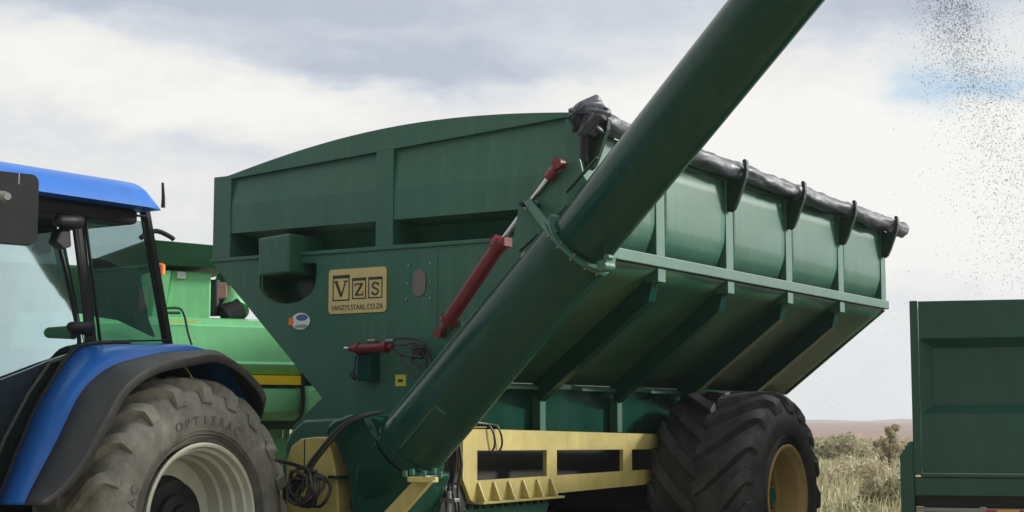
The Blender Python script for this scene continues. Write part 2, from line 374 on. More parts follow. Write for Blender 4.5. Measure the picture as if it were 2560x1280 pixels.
# upper front: posts, folded panels, arched cap
for x0, x1 in ((WX, -3.31), (-1.83, -1.665), (-.15, -.001)):
    MB().box((x0, -.005, 2.926), (x1, .46, 3.60 if x0 < -3 else (3.68 if x0 < -1 else 3.74))).build('front_post', G, cart, bevel=.004)
FP = []
for x0, x1 in ((-3.31, -1.83), (-1.665, -.15)):
    FP.append((x0, x1))
def zt(x): # arch height
    pts = [(-3.5, 3.578), (-3.31, 3.606), (-2.8, 3.733), (-2.3, 3.795), (-1.76, 3.838), (-1.3, 3.85), (-.88, 3.846), (-.4, 3.82), (0, 3.775)]
    if x < -3.31: return 3.578 + (x + 3.5) / .19 * .028
    u = (x + 3.31) / 3.31; return 3.606 + 4.32e-1 * 1.0 * u + .0 - .263 * u * u * 1.0 + (3.775 - 3.606 - .432 + .263) * u ** 3 + .085 * math.sin(math.pi * u)
def zl(x): return 3.574 + (x + 3.31) / 3.16 * .185 if x > -3.31 else 3.574
xs = [WX + .0 + i * 3.5 / 40 for i in range(41)]; xs[-1] = 0
for x0, x1 in FP:
    lines = []
    for k in range(13):
        x = x0 + (x1 - x0) * k / 12; lines.append([Vector((x, y, z)) for y, z in [(.042, zl(x) + .025), (.038, zl(x) - .02), (.008, 3.36), (.006, 3.125), (.30, 3.10), (.42, 2.90)]])
    MB().loft(lines).build('front_panel', G, cart, solid=.006)
cap = [(x, -.007, zt(min(x, 0))) for x in xs[1:]] + [(0, -.007, 3.758), (-.13, -.007, 3.757), (-3.30, -.007, 3.574), (-3.42, -.007, 3.572)]
MB().prism(cap, (0, .05, 0)).build('arched_top_plate', G, cart, bevel=.003)
# rear wall and far side wall (plain), side top rail
MB().box((WX, LEN - .05, 2.72), (-.16, LEN - .005, 3.56)).build('rear_wall', G, cart)
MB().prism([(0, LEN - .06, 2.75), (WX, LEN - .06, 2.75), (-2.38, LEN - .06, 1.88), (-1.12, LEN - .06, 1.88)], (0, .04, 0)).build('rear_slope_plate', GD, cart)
MB().box((WX, .17, 2.72), (WX + .05, LEN - .06, 3.56)).build('far_side_wall', G, cart)
# --- near side wall
posts = [1.19, 2.48, 3.79, 5.13, 6.40]
pw = .145
bounds = [0.02] + posts
def wob(y, z, s): return 0.004 * noise.noise(Vector((y * 1.7 + s, z * 2.5, s)))
for i in range(5):
    y0 = bounds[i] + (pw / 2 if i else 0); y1 = bounds[i + 1] - pw / 2; lines = []
    zt_ = 3.62 - .012 * y0
    prof = [(-.014, 3.60), (-.010, 3.46), (-.006, 3.33), (-.008, 3.20), (-.010, 3.10), (-.013, 3.07), (-.020, 3.035), (-.032, 2.99), (-.078, 2.84)]
    for k in range(13):
        u = k / 12; yy = y0 + (y1 - y0) * u; bow = math.sin(math.pi * u)
        lines.append([Vector((px_ - (.003 * bow if 1 < j < 7 else 0) + (wob(yy, z, i * 3.1)), yy, z)) for j, (px_, z) in enumerate(prof)])
    MB().loft(lines).build('side_panel', G, cart, solid=.006, smooth=9)
for y in posts:
    MB().box((-.13, y - pw / 2, 2.855), (.004, y + pw / 2, 3.60)).build('side_post', G, cart, bevel=.005)
MB().box((-.14, .03, 3.60), (-.01, LEN, 3.66)).build('top_rail', G, cart, bevel=.008)
MB().box((-.12, 0.032, 2.765), (.035, LEN, 2.853)).build('side_rail', G, cart, bevel=.007)
MB().box((-.13, 0.031, 2.86), (-.0, .10, 3.60)).build('corner_post', G, cart, bevel=.004)
# --- hopper slope, ribs, rib end blocks
hx, hz_ = -1.12, 1.90
def slope(t, off=0):   # t 0..1 down the slope, off = below the plate
    nx, nz = (hz_ - 2.76), -(hx); l = math.hypot(nx, nz); return (t * hx + off * .61, 2.76 + t * (hz_ - 2.76) - off * .79)
lines = []
for k in range(41):
    y = .03 + (LEN - .09) * k / 40; lines.append([Vector((slope(t)[0] + .012 * noise.noise(Vector((y * 1.1, t * 3, 4))), y, slope(t)[1])) for t in [j / 8 for j in range(9)]])
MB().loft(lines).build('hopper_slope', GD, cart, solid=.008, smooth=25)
lines = [[Vector((WX - x, y, z)) for x, z in ((.0, 2.87), (-1.13, 1.80))] for y in (.035, LEN - .06)]
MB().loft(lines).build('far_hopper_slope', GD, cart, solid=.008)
for y in posts[:-1]:
    a = slope(.03, .005); b = slope(1, .005); c = slope(1.03, .15); d = slope(.15, .15); yy = min(y, 6.33)
    MB().prism([(p[0], yy - .055, p[1]) for p in (a, b, c, d)], (0, .11, 0)).build('slope_rib', GT, cart)
for y in posts[:-1]:
    MB().box((-.10, y - .065, 2.655), (.012, y + .065, 2.762)).build('rib_end_block', G, cart, bevel=.005)
# lip between ribs, sump wall, short posts
ys = [.10] + posts
for a, b in ((.62, 1.36), (1.84, 2.60), (3.10, 3.90), (4.4, 5.2)):
    MB().prism([(-1.17, a, 1.905), (-1.06, a, 1.875), (-1.055, a, 1.845), (-1.17, a, 1.86)], (0, b - a, 0)).build('hopper_lip', G, cart, bevel=.004)
MB().box((-2.36, .035, 1.45), (-1.16, LEN - .07, 1.86)).build('sump', GT, cart)
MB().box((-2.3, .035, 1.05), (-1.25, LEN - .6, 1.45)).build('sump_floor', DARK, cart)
for y in (.15, 1.22, 2.52, 3.9, 5.2):
    MB().box((-1.15, y - .045, 1.50), (-1.07, y + .045, 1.80)).build('sump_post', G, cart, bevel=.006)
# --- chassis (yellow) plane x=-.95
X = -.97
cp = lambda x, y: sx(x, y, X)
tl, tr = cp(1157, 1070), Vector((X, 6.2, 1.42)); 
def ztop(y): return 1.545 - .021 * (y - .0)
def zbot(y): return 1.025 + .002 * y
def bar(b, y0, y1, z0a, z1a, z0b, z1b, t=.06):
    b.prism([(X, y0, z0a), (X, y0, z1a), (X, y1, z1b), (X, y1, z0b)], (-t, 0, 0))
ya = cp(1157, 1150).y; h1a = cp(1193, 1150).y; h1b = cp(1367, 1150).y; h2a = cp(1392, 1150).y; h2b = cp(1558, 1150).y; h3a = cp(1580, 1150).y
ch = MB(); tb = .165
pts = [(X, ya, 1.545), (X, 6.1, 1.42), (X, 6.1, 1.08), (X, 1.30, 1.03), (X, 1.25, 1.02), (X, ya + .17, 1.0), (X, ya + .10, 1.03), (X, ya, 1.18)]
zh = lambda y: 1.385 - .012 * y
zl_ = lambda y: 1.165 + .003 * y
holes = [[(X, a, zh(a)), (X, b, zh(b)), (X, b, zl_(b)), (X, a, zl_(a))] for a, b in ((h1a, h1b), (h2a, h2b), (h3a, h3a + 1.1), (h3a + 1.28, 5.8))]
ch.plate(pts, holes, (-.035, 0, 0))
ch.build('chassis_frame', YP, cart, bevel=.004)
q = MB()
q.box((X - .10, ya + .01, 1.55), (X + .02, h1a + .1, 1.556))
q.box((X - .12, ya + .16, .995), (X + .075, 1.26, 1.012)); explode(q.build('chassis_flange', YP, cart, bevel=.003), 'chassis_flange')
for k in range(6):
    y = ya + .19 + (1.22 - ya - .22) * (k + .0) / 5.2
    MB().prism([(X + .001, y, 1.15), (X + .001, y, 1.013), (X + .07, y, 1.013), (X + .012, y, 1.15)], (0, .016, 0)).build('gusset', YP, cart, bevel=.002)
pts2 = [(WX - p[0], p[1], p[2]) for p in pts]
MB().plate(pts2, [[(WX - a, b, c) for a, b, c in h_] for h_ in holes], (.035, 0, 0)).build('far_chassis_frame', YP, cart)
# toothed green step plate under chassis
g = MB(); gy0, gy1 = ya + .02, 1.2; gp = [(X - .03, gy0, .80), (X - .03, gy0, .955)]
for k in range(12):
    u0 = gy0 + (gy1 - gy0) * (k + .15) / 12; gp += [(X - .03, u0, .955), (X - .03, u0 + .035, .985), (X - .03, u0 + .06, .955)]
gp += [(X - .03, gy1, .955), (X - .03, gy1 - .12, .80)]
g.prism(gp, (-.03, 0, 0)).build('toothed_step_plate', G, cart, bevel=.002)
MB().box((WX + 1.0, 3.40, .72), (-.5, 3.70, 1.02)).build('axle', DARK, cart, bevel=.01)
MB().box((-2.45, -2.6, .62), (-1.05, 5.9, .78)).build('belly_beam', DARK, cart, bevel=.01)
dl = MB(); 
for s_ in (-1, 1): dl.prism([(-1.75 + s_ * .55, -.4, .62), (-1.75 + s_ * .43, -.4, .62), (-1.75 + s_ * .06, -3.2, .62), (-1.75 + s_ * .10, -3.2, .62)], (0, 0, .16))
explode(dl.build('drawbar', YP, cart, bevel=.006), 'drawbar')
# --- cart wheels
rim_prof = [(-.015, .455), (.008, .462), (.014, .45), (.006, .425), (-.03, .418), (-.05, .39), (-.24, .385), (-.25, .36), (-.48, .355), (-.50, .20), (-.50, .10)]
hub_prof = [(-.50, .20), (-.47, .19), (-.40, .12), (-.20, .10), (-.17, .075), (-.14, .07), (-.14, .001)]
WC = (0.0, 3.66, .93)
wh = tyre_wheel(cart, WC, .93, .98, .44, 17, RUB, RIMY, G, rim_prof, hub_prof, lug_h=.075, lugw=.105)
w2 = copy_tree(wh, cart); w2.location = (WX, 3.66, .93); w2.rotation_euler = (0, 0, math.pi)
# --- folding auger
A0 = fx(1036, 1108, -.60); A1 = fx(1441, 618, -.60)
D0 = (A1 - A0).normalized(); A00 = A0 - D0 * .10
B1 = fx(1940, 0, -1.30); B0 = fx(1452, 606, -.60)
D1 = (B1 - B0).normalized(); B2 = B0 + D1 * 3.35
MB().tube([A00 + D0 * (A1 - A00).length * k / 6 for k in range(7)], .25, 64).build('lower_auger_tube', GT, cart, smooth=40)
ua = MB().tube([B0 + (B2 - B0) * k / 6 for k in range(7)], .219, 64).build('upper_auger_tube', GT, cart, smooth=40)
sp = MB().tube(smoothline([B2 - D1 * .05, B2 + D1 * .25, B2 + D1 * .42 + Vector((.10, 0, -.10)), B2 + D1 * .45 + Vector((.22, 0, -.42))], 9), [.225, .25, .26, .26, .25, .24, .23, .22, .21], 32, caps=False)
sp.build('spout', BLK, cart, smooth=40, solid=.01)
def ring(c, d, r0, r1, t, name, m, parent=cart, bevel=.003):
    d = d.normalized(); a = d.cross(Vector((0, 0, 1))).normalized(); b = a.cross(d); o = MB(); v = []; f = []; n = 64
    for k in range(n):
        q_ = 2 * math.pi * k / n; e = a * math.cos(q_) + b * math.sin(q_)
        v += [c + e * r0 - d * t / 2, c + e * r1 - d * t / 2, c + e * r1 + d * t / 2, c + e * r0 + d * t / 2]
    for k in range(n):
        j = (k + 1) % n
        for i in range(4): f.append((k * 4 + i, j * 4 + i, j * 4 + (i + 1) % 4, k * 4 + (i + 1) % 4))
    return o.add(v, f).build(name, m, parent, smooth=40)
ring(A1 + D0 * .004, D0, .2, .272, .016, 'hinge_flange', G)
ring(B0 + D1 * .012, (D0 + D1), .2, .268, .016, 'hinge_flange', G)
# hinge lug at lower right and bolts round flange
bb = MB(); a_ = D0.cross(Vector((0, 1, 0))).normalized(); b_ = a_.cross(D0)
for k in range(14):
    q_ = 2 * math.pi * (k + .3) / 14; e = a_ * math.cos(q_) + b_ * math.sin(q_); bb.tube([A1 + e * .258 - D0 * .022, A1 + e * .258 + D0 * .034], .008, 6)
explode(bb.build('flange_bolts', GREY, cart), 'flange_bolt')
hl = fx(1508, 664, -.74)
MB().tube([hl + Vector((0, -.03, 0)), hl + Vector((0, .10, 0))], .035, 20).tube([hl + Vector((.045, -.04, .05)), hl + Vector((.045, .02, .05))], .02, 16).build('hinge_lug', G, cart, smooth=40)
# hinge plates on upper-left of tube
MB().prism([fx(x, y, -.55) for x, y in ((1300, 522), (1318, 503), (1334, 500), (1352, 512), (1383, 575), (1400, 640), (1362, 640), (1302, 628), (1284, 610))], (0, -.02, 0)).build('hinge_plate', G, cart, bevel=.002)
MB().prism([fx(x, y, -.55) for x, y in ((1345, 506), (1352, 470), (1392, 440), (1420, 408), (1440, 396), (1452, 398), (1462, 440), (1480, 470), (1405, 568), (1386, 576))], (0, -.016, 0)).build('upper_hinge_plate', G, cart, bevel=.002)
lk = MB(); p0 = fx(1322, 512, -.62); p1 = fx(1384, 585, -.80)
lk.prism([p0 + Vector((-.03, 0, .02)), p0 + Vector((.02, 0, .04)), p1 + Vector((.045, 0, .01)), p1 + Vector((-.01, 0, -.03))], (0, -.03, 0)).build('hinge_link', G, cart, bevel=.003)
pk = MB()
for x, y in ((1312, 512), (1328, 506), (1340, 514)): c_ = fx(x, y, -.60); pk.tube([c_ + Vector((0, -.05, 0)), c_ + Vector((0, .05, 0))], .018, 12)
explode(pk.build('hinge_pins', DARK, cart, smooth=40), 'hinge_pin')
# band/strap strips on upper tube edge
for (xa, ya_), (xb, yb) in (((1416, 480), (1494, 394)), ((1378, 562), (1416, 515)), ((1300, 626), (1342, 588))):
    a_ = fx(xa, ya_, -.62); b_ = fx(xb, yb, -.64); MB().tube([a_, b_], .012, 8).build('tube_edge_strip', GT, cart)
# pipe along the lower tube
off = Vector((-.205, .02, .175))
MB().tube([A0 + off * .98 + D0 * .05, A0 + off * .98 + D0 * .9, A0 + off + D0 * 1.5], .016, 10).build('hydraulic_pipe', G, cart, smooth=40)
off2 = Vector((-.235, .08, .21))
MB().tube([A0 + off2 + D0 * -.08, A0 + off2 + D0 * 1.0], .016, 10).build('hydraulic_pipe', G, cart, smooth=40)
# inspection cover on lower tube
u_ = D0; side = Vector((0, -1, 0)); n2 = u_.cross(side).normalized()
def tp(s_, ang, r=.2535): return A0 + D0 * s_ + (side * math.cos(R(ang)) + n2 * math.sin(R(ang))) * r
sgn = 1 if n2.x > 0 else -1
MB().tube([tp(s_, sgn * 14, .2515) for s_ in (.02, .2, .40)], .004, 6).build('tube_seam', G, cart)
MB().tube([tp(.425, sgn * 14, .254), tp(.425, sgn * 24, .254), tp(.425, sgn * 34, .254)], .006, 6).build('cover_handle', G, cart)
# --- auger boot
rg = ring(A00 + D0 * .07, D0, .22, .275, .02, 'boot_flange', GT)
bp = [fx(x, y, -.78) for x, y in ((806, 1080), (828, 1052), (868, 1034), (915, 1036), (935, 1075), (960, 1120), (1005, 1160), (1052, 1190), (1030, 1250), (1000, 1330), (975, 1420), (890, 1420), (880, 1290), (868, 1190), (835, 1110))]
MB().prism(bp, (0, .38, 0)).build('auger_boot', GT, cart, bevel=.07, smooth=40)
bp = [fx(x, y, -.80) for x, y in ((905, 1030), (930, 1060), (968, 1125), (1020, 1165), (1090, 1195), (1150, 1150), (1120, 1060), (1000, 1000))]
MB().tube([A00 - D0 * .02 + Vector((0, 0, 0)), A00 - D0 * .20, A00 - D0 * .42 + Vector((-.03, .1, -.10))], [.25, .25, .2], 40).build('boot_elbow', GT, cart, smooth=40)
MB().prism([fx(x, y, -.10) for x, y in ((722, 1085), (760, 1050), (930, 1040), (960, 1200), (960, 1400), (715, 1400), (712, 1110))], (0, .098, 0)).build('sump_nose', G, cart, bevel=.02, smooth=40)
# yellow driveline guard
gd = [fx(x, y, -.72) for x, y in ((716, 1420), (714, 1250), (716, 1150), (728, 1115), (752, 1097), (790, 1092), (812, 1094), (828, 1130), (840, 1190), (846, 1260), (842, 1420))]
MB().prism(gd, (0, .35, 0)).build('driveline_guard', YP, cart, bevel=.012, smooth=35)
gd2 = [fx(x, y, -.60) for x, y in ((815, 1094), (832, 1110), (850, 1160), (862, 1215), (868, 1280), (862, 1420), (800, 1420))]
MB().prism(gd2, (0, .25, 0)).build('driveline_guard_side', YP, cart, bevel=.008, smooth=35)
c_ = fx(828, 1193, -.74); MB().box(c_ + Vector((-.02, -.012, -.012)), c_ + Vector((.09, .12, .012))).build('guard_latch', GT, cart, bevel=.002)
MB().prism([fx(x, y, -.722) for x, y in ((761, 1098), (763, 1098), (762, 1165), (760, 1165))], (0, -.003, 0)).build('guard_seam', DARK, cart)
# yellow shelf and strut right of the boot
c0, c1 = fx(1018, 1192, -.95), fx(1098, 1194, -.95)
MB().box((c0.x, -.95, c0.z - .035), (c1.x - .06, -.87, c0.z)).build('shelf_plate', YP, cart, bevel=.004)
MB().prism([fx(x, y, -.88) for x, y in ((1030, 1205), (1075, 1205), (1000, 1290), (940, 1360), (880, 1360), (950, 1290))], (0, .05, 0)).build('diagonal_strut', YP, cart, bevel=.004)
cl = MB()
for x, y in ((1012, 1184), (1030, 1180), (1060, 1184), (1085, 1178), (1100, 1186)): c_ = fx(x, y, -.9); cl.tube([c_ + Vector((0, 0, -.02)), c_ + Vector((0, 0, .02))], .018, 6)
explode(cl.build('clamp_bolts', G, cart), 'clamp_bolt')
# dark gearbox clutter behind
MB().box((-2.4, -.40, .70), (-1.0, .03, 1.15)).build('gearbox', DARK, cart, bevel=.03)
# hanging hoses right of the boot
hh = MB()
for k in range(5):
    x = 1105 + k * 11; hh.tube(smoothline([fx(x + random.uniform(-8, 8), 1110 + j * 55, -.25 - .05 * random.random()) for j in range(5)], 16), .012, 8)
explode(hh.build('hanging_hoses', HOSE, cart, smooth=40), 'hanging_hose')
c_ = fx(1122, 1250, -.4); MB().box(c_ - Vector((.07, .03, .012)), c_ + Vector((.07, .03, .012))).tube([c_ + Vector((0, 0, -.15)), c_ + Vector((0, 0, .06))], .02, 10).build('jack_handle', GREY, cart, bevel=.003)
# --- duct box beside pocket
dx0 = fx(645, 600, -.16); dx1 = fx(722, 600, -.16); dz1 = fx(690, 588, -.16).z; dz0 = fx(690, 688, -.16).z
MB().prism([(dx0.x, -.16, dz1 - .01), (dx1.x, -.16, dz1 + .01), (dx1.x, -.16, dz0 + .015), (dx0.x + .01, -.16, dz0)], (0, .45, 0)).build('cradle_box', G, cart, bevel=.018)
# --- red lift cylinder
ca, cb = fx(1118, 806, -.42), fx(1252, 606, -.50); cD = (cb - ca).normalized()
cyl = MB().tube([ca, cb], .052, 28).build('lift_cylinder', RED, cart, smooth=40)
MB().tube([ca - cD * .0, ca + cD * .03], .064, 24).build('cylinder_end_cap', RED, cyl, smooth=40)
e = MB(); e.tube([cb - cD * .035, cb + cD * .015], .066, 24)
for s_ in (-1, 1): e.box(cb + Vector((-.012 + s_ * .05, -.05, -.03)), cb + Vector((.012 + s_ * .05, .05, .03)))
e.build('cylinder_end_cap', RED, cyl, smooth=40)
rb = fx(1375, 440, -.60); MB().tube([cb, cb + (rb - cb) * .5, rb], .019, 16).build('cylinder_rod', STEEL, cyl, smooth=40)
rD = (rb - cb).normalized(); rc = rb + rD * .11
MB().tube([rb - rD * .02, rb + rD * .04, rb + rD * .05, rc], [.036, .036, .028, .028], 16).tube([rc + Vector((0, -.035, 0)), rc + Vector((0, .035, 0))], .036, 16).build('rod_end', RED, cyl, smooth=40)
MB().tube([ca - cD * .09, ca], .03, 12).tube([ca - cD * .1 + Vector((0, -.04, 0)), ca - cD * .1 + Vector((0, .04, 0))], .034, 16).build('cylinder_clevis', RED, cyl, smooth=40)
bs = fx(1150, 850, -.02); MB().prism([fx(x, y, -.38) for x, y in ((1104, 838), (1125, 820), (1150, 800), (1170, 900), (1120, 900))], (0, .36, 0)).build('cylinder_bracket', G, cart, bevel=.006)
# --- small slide actuator with hoses
sa, sb = fx(893, 872, -.16), fx(968, 868, -.16)
act = MB().tube([sa, sb], .036, 20).build('slide_actuator', RED, cart, smooth=40)
explode(MB().tube([sa - Vector((.0, 0, 0)), sa + Vector((.02, 0, 0))], .046, 16).tube([sb - Vector((.03, 0, 0)), sb], .048, 16).tube([sa - Vector((.07, 0, -.004)), sa], [.024, .034], 12).tube([sb, sb + Vector((.05, 0, 0))], .024, 12).build('actuator_caps', RED, act, smooth=40), 'actuator_cap')
MB().tube([sa - Vector((.12, 0, -.006)), sa - Vector((.07, 0, 0))], .016, 12).build('actuator_rod', STEEL, act, smooth=40)
fit = MB()
for x in (930, 975): c_ = fx(x, 852, -.17); fit.tube([c_ - Vector((.035, 0, 0)), c_ + Vector((.035, 0, 0))], .014, 8)
explode(fit.build('hose_fittings', GREY, act, smooth=40), 'hose_fitting')
c0, c1 = fx(894, 880, -.12), fx(926, 952, -.12)
MB().box((c0.x, -.12, c1.z), (c1.x, .0, c0.z)).build('actuator_bracket', GT, cart, bevel=.004)
c0 = fx(884, 940, -.1); MB().tube([c0 + Vector((-.02, 0, .02)), c0 + Vector((.02, 0, -.02))], .02, 10).tube([fx(890, 890, -.13), fx(884, 935, -.13), fx(896, 952, -.13)], .007, 8).build('indicator_rod', DARK, cart)
hs = MB()
for pts_ in ([(965, 850), (1010, 845), (1050, 850), (1072, 872), (1080, 910)], [(975, 868), (1000, 885), (1015, 915), (1045, 945)], [(930, 848), (960, 858), (1005, 862), (1040, 858), (1062, 890), (1068, 925)], [(990, 880), (1020, 890), (1055, 892)], [(1040, 856), (1050, 880), (1030, 900), (1050, 920)], [(1010, 850), (1030, 870), (1060, 868), (1075, 890)]):
    hs.tube(smoothline([fx(x, y, -.14 - .03 * random.random()) for x, y in pts_], 18), .0095, 8)
c_ = fx(1048, 880, -.12); hs.box(c_ - Vector((.04, .03, .05)), c_ + Vector((.04, .03, .05)))
explode(hs.build('hydraulic_hoses', HOSE, cart, smooth=40), 'hydraulic_hose')
# --- sign, sticker, label, porthole
sc_ = (fx(825, 682) + fx(967, 775)) / 2; sw, sh = .555, .345
sign = MB().prism(rrect(sc_.x, sc_.z + .004, sw, sh, .03, -.004), (0, -.008, 0)).build('company_sign', SIGN, cart)
L = MB(); yy = -.0125
def frame(cx, cz, w_, h_, tt, top):
    L.box((cx - w_ / 2, yy - .001, cz - h_ / 2), (cx + w_ / 2, yy, cz - h_ / 2 + tt)); L.box((cx - w_ / 2, yy - .001, cz - h_ / 2), (cx - w_ / 2 + tt, yy, cz + h_ / 2)); L.box((cx + w_ / 2 - tt, yy - .001, cz - h_ / 2), (cx + w_ / 2, yy, cz + h_ / 2)); L.box((cx - w_ / 2, yy - .001, cz + h_ / 2 - top), (cx + w_ / 2, yy, cz + h_ / 2))
sxc, szc = sc_.x, sc_.z
frame(sxc - .155, szc + .03, .165, .20, .010, .026); frame(sxc + .02, szc + .02, .135, .165, .010, .024); frame(sxc + .175, szc + .02, .135, .165, .010, .022)
def stroke(pts_, wd_):
    for (x0_, z0_), (x1_, z1_) in zip(pts_, pts_[1:]):
        d_ = Vector((x1_ - x0_, 0, z1_ - z0_)); n_ = Vector((-d_.z, 0, d_.x)).normalized() * wd_ / 2; a = Vector((x0_, yy - .002, z0_)); b = Vector((x1_, yy - .002, z1_))
        L.prism([a - n_, b - n_, b + n_, a + n_], (0, .0015, 0))
vx, vz = sxc - .155, szc + .025
stroke([(vx - .05, vz + .055), (vx + .002, vz - .06)], .024); stroke([(vx + .045, vz + .055), (vx + .002, vz - .06)], .012); stroke([(vx - .068, vz + .056), (vx - .028, vz + .056)], .010); stroke([(vx + .022, vz + .056), (vx + .064, vz + .056)], .010)
zx, zz = sxc + .02, szc + .012
stroke([(zx - .038, zz + .042), (zx + .036, zz + .042)], .012); stroke([(zx + .03, zz + .042), (zx - .032, zz - .042)], .020); stroke([(zx - .038, zz - .042), (zx + .038, zz - .042)], .012); stroke([(zx - .036, zz + .045), (zx - .036, zz + .022)], .009); stroke([(zx + .036, zz - .045), (zx + .036, zz - .018)], .009)
qx, qz = sxc + .175, szc + .012
S_ = [(.030, .028), (.016, .042), (-.008, .044), (-.028, .030), (-.022, .012), (.0, .002), (.024, -.012), (.028, -.030), (.010, -.044), (-.014, -.043), (-.030, -.028)]
S_ = [(qx + p.x, qz + p.z) for p in smoothline([(a, 0, b) for a, b in S_], 26)]; stroke(S_, .015); stroke([(qx + .032, qz + .044), (qx + .032, qz + .022)], .007); stroke([(qx - .032, qz - .044), (qx - .032, qz - .020)], .007)
L.build('sign_letters', INK, sign, fix=False)
v, f = text_geo('VANZYLSTAAL.CO.ZA', .058, .0006, spacing=1.0); xmax = max(p.x for p in v); v = [Vector((p.x * .25 / xmax, p.y, p.z)) for p in v]
MB().add(onfront(v, sxc, yy - .002, szc - .125), f).build('sign_web_address', INK, sign, fix=False)
oc = fx(752, 803); op = [Vector((oc.x + .095 * math.cos(a), -.003, oc.z + .066 * math.sin(a))) for a in [2 * math.pi * k / 28 for k in range(28)]]
stk = MB().prism(op, (0, -.002, 0)).build('oval_sticker', WHITE, cart)
MB().box((oc.x - .118, -.0072, oc.z - .030), (oc.x - .070, -.0052, oc.z + .028)).build('sticker_square', ORANGE, stk)
MB().prism([Vector((oc.x + .015 + .06 * math.cos(R(a)), -.0062, oc.z + .028 + .026 * math.sin(R(a)))) for a in range(0, 360, 20)], (0, .0008, 0)).build('sticker_hill', STB, stk)
MB().prism([Vector((oc.x + .01 + .075 * math.cos(R(a)), -.0062, oc.z - .040 + .014 * math.sin(R(a)))) for a in range(0, 360, 20)], (0, .0008, 0)).build('sticker_field', STG, stk)
a, b = fx(990, 937), fx(1016, 965); lab = MB().box((a.x, -.009, b.z), (b.x, -.006, a.z)).build('warning_label', LABY, cart)
MB().box((a.x + .025, -.0102, b.z + .03), (b.x - .025, -.0092, a.z - .035)).build('warning_symbol', INK, lab)
oc = fx(1050, 707); MB().prism([Vector((oc.x + (.058 if True else 0) * math.cos(R(t)), -.008, oc.z + .045 * (1 if math.sin(R(t)) > 0 else -1) + .058 * math.sin(R(t)))) for t in range(0, 360, 10)], (0, -.006, 0)).build('viewing_window', PINK, cart)
bt = MB()
for dx, dz in ((-.10, .135), (.10, .14), (-.11, 0), (.10, 0), (-.12, -.12), (.10, -.12)): bt.tube([(oc.x + dx, -.012, oc.z + dz), (oc.x + dx, -.004, oc.z + dz)], .011, 8)
explode(bt.build('window_bolts', GREY, cart), 'window_bolt')
# --- hoses from tube top down to coil on guard
cc = fx(768, 1212, -.90)
hc = MB()
for dx in (0, 10):
    hc.tube(smoothline([fx(945 + dx, 1030, -.80), fx(905 + dx, 1040, -.84), fx(850 + dx, 1068, -.86), fx(800 + dx, 1125, -.89), fx(765 + dx, 1175, -.92), fx(755, 1230, -.93)], 26), .013, 10)
hc.tube(smoothline([fx(690, 1150, -1.3), fx(730, 1160, -1.05), fx(765, 1172, -.93), fx(790, 1180, -.92)], 14), .014, 10)
explode(hc.build('feed_hoses', HOSE, cart, smooth=40), 'feed_hose')
co = MB()
for k in range(10):
    r_ = random.uniform(.105, .165); ax_ = random.uniform(0, math.pi); e1 = Vector((math.cos(ax_) * .9, random.uniform(-.25, .25), math.sin(ax_) * .9)); e2 = Vector((-math.sin(ax_), random.uniform(-.3, .3), math.cos(ax_)))
    sq = random.uniform(.6, 1); ct = cc + Vector((random.uniform(-.03, .03), random.uniform(-.05, .04), random.uniform(-.04, .0)))
    co.tube([ct + e1 * math.cos(2 * math.pi * j / 30) * r_ + e2 * math.sin(2 * math.pi * j / 30) * r_ * sq + Vector((0, .02 * math.sin(6 * math.pi * j / 30 + k), 0)) for j in range(30)], .0125, 9, closed=True)
co.build('hose_coil', HOSE, cart, smooth=40)
# hose straps on chassis end
st = MB()
for yq in (ya + .36, ya + .46): st.tube(smoothline([Vector((X + .02, yq - .03, 1.56)), Vector((X + .035, yq, 1.50)), Vector((X + .03, yq + .02, 1.42)), Vector((X + .01, yq, 1.36))], 10), .008, 8)
for k in range(4): st.tube(smoothline([Vector((X - .06 - .02 * k, ya + .02, 1.57)), Vector((X - .07 - .02 * k, ya + .2 + .03 * k, 1.575 + .025 * random.random())), Vector((X - .08 - .02 * k, ya + .5, 1.57)), Vector((X - .2, ya + .8, 1.56))], 16), .011, 8)
explode(st.build('chassis_hoses', HOSE, cart, smooth=40), 'chassis_hose')
# --- tarpaulin roll with brackets
def zroll(y): return 3.70 - .010 * (y - 2)
TX = .07
path = [Vector((TX + .012 * noise.noise(Vector((y * 2, 1, 0))), y, zroll(y) - .012 * math.sin(math.pi * (((y - .1) / 1.3) % 1)) + .008 * noise.noise(Vector((y * 3, 5, 0))))) for y in [.12 + i * .04 for i in range(170)]]
tm = MB(); n = 28; v = []; f = []
for i, p in enumerate(path):
    for k in range(n):
        a = 2 * math.pi * k / n
        r_ = .070 * (1 + .26 * noise.noise(Vector((p.y * 3.2, math.cos(a) * 1.3, math.sin(a) * 1.3))) + .22 * abs(noise.noise(Vector((p.y * 8 + a * 1.2, math.cos(a) * 1.5, math.sin(a) * 1.5 + 7)))))
        v.append(p + Vector((r_ * math.cos(a), 0, r_ * math.sin(a))))
f = [(i * n + k, i * n + (k + 1) % n, (i + 1) * n + (k + 1) % n, (i + 1) * n + k) for i in range(len(path) - 1) for k in range(n)] + [tuple(range(n)), tuple((len(path) - 1) * n + k for k in range(n))]
roll = tm.add(v, f).build('tarpaulin_roll', TARP, cart, smooth=60)
brk = [(x * .66, 3.33 + (z - 3.33) * .79) for x, z in [(0, 3.36), (0, 3.64), (.035, 3.705), (.085, 3.685), (.16, 3.69), (.215, 3.735), (.235, 3.81), (.215, 3.885), (.245, 3.905), (.275, 3.88), (.28, 3.79), (.262, 3.70), (.215, 3.60), (.15, 3.46), (.10, 3.375), (.05, 3.345)]]
for y in [.06] + posts:
    z_ = -.010 * (y - 2)
    MB().prism([(x + .004, y - .045, z + z_) for x, z in brk], (0, .05, 0)).build('tarp_bracket', BRK, cart, bevel=.006)
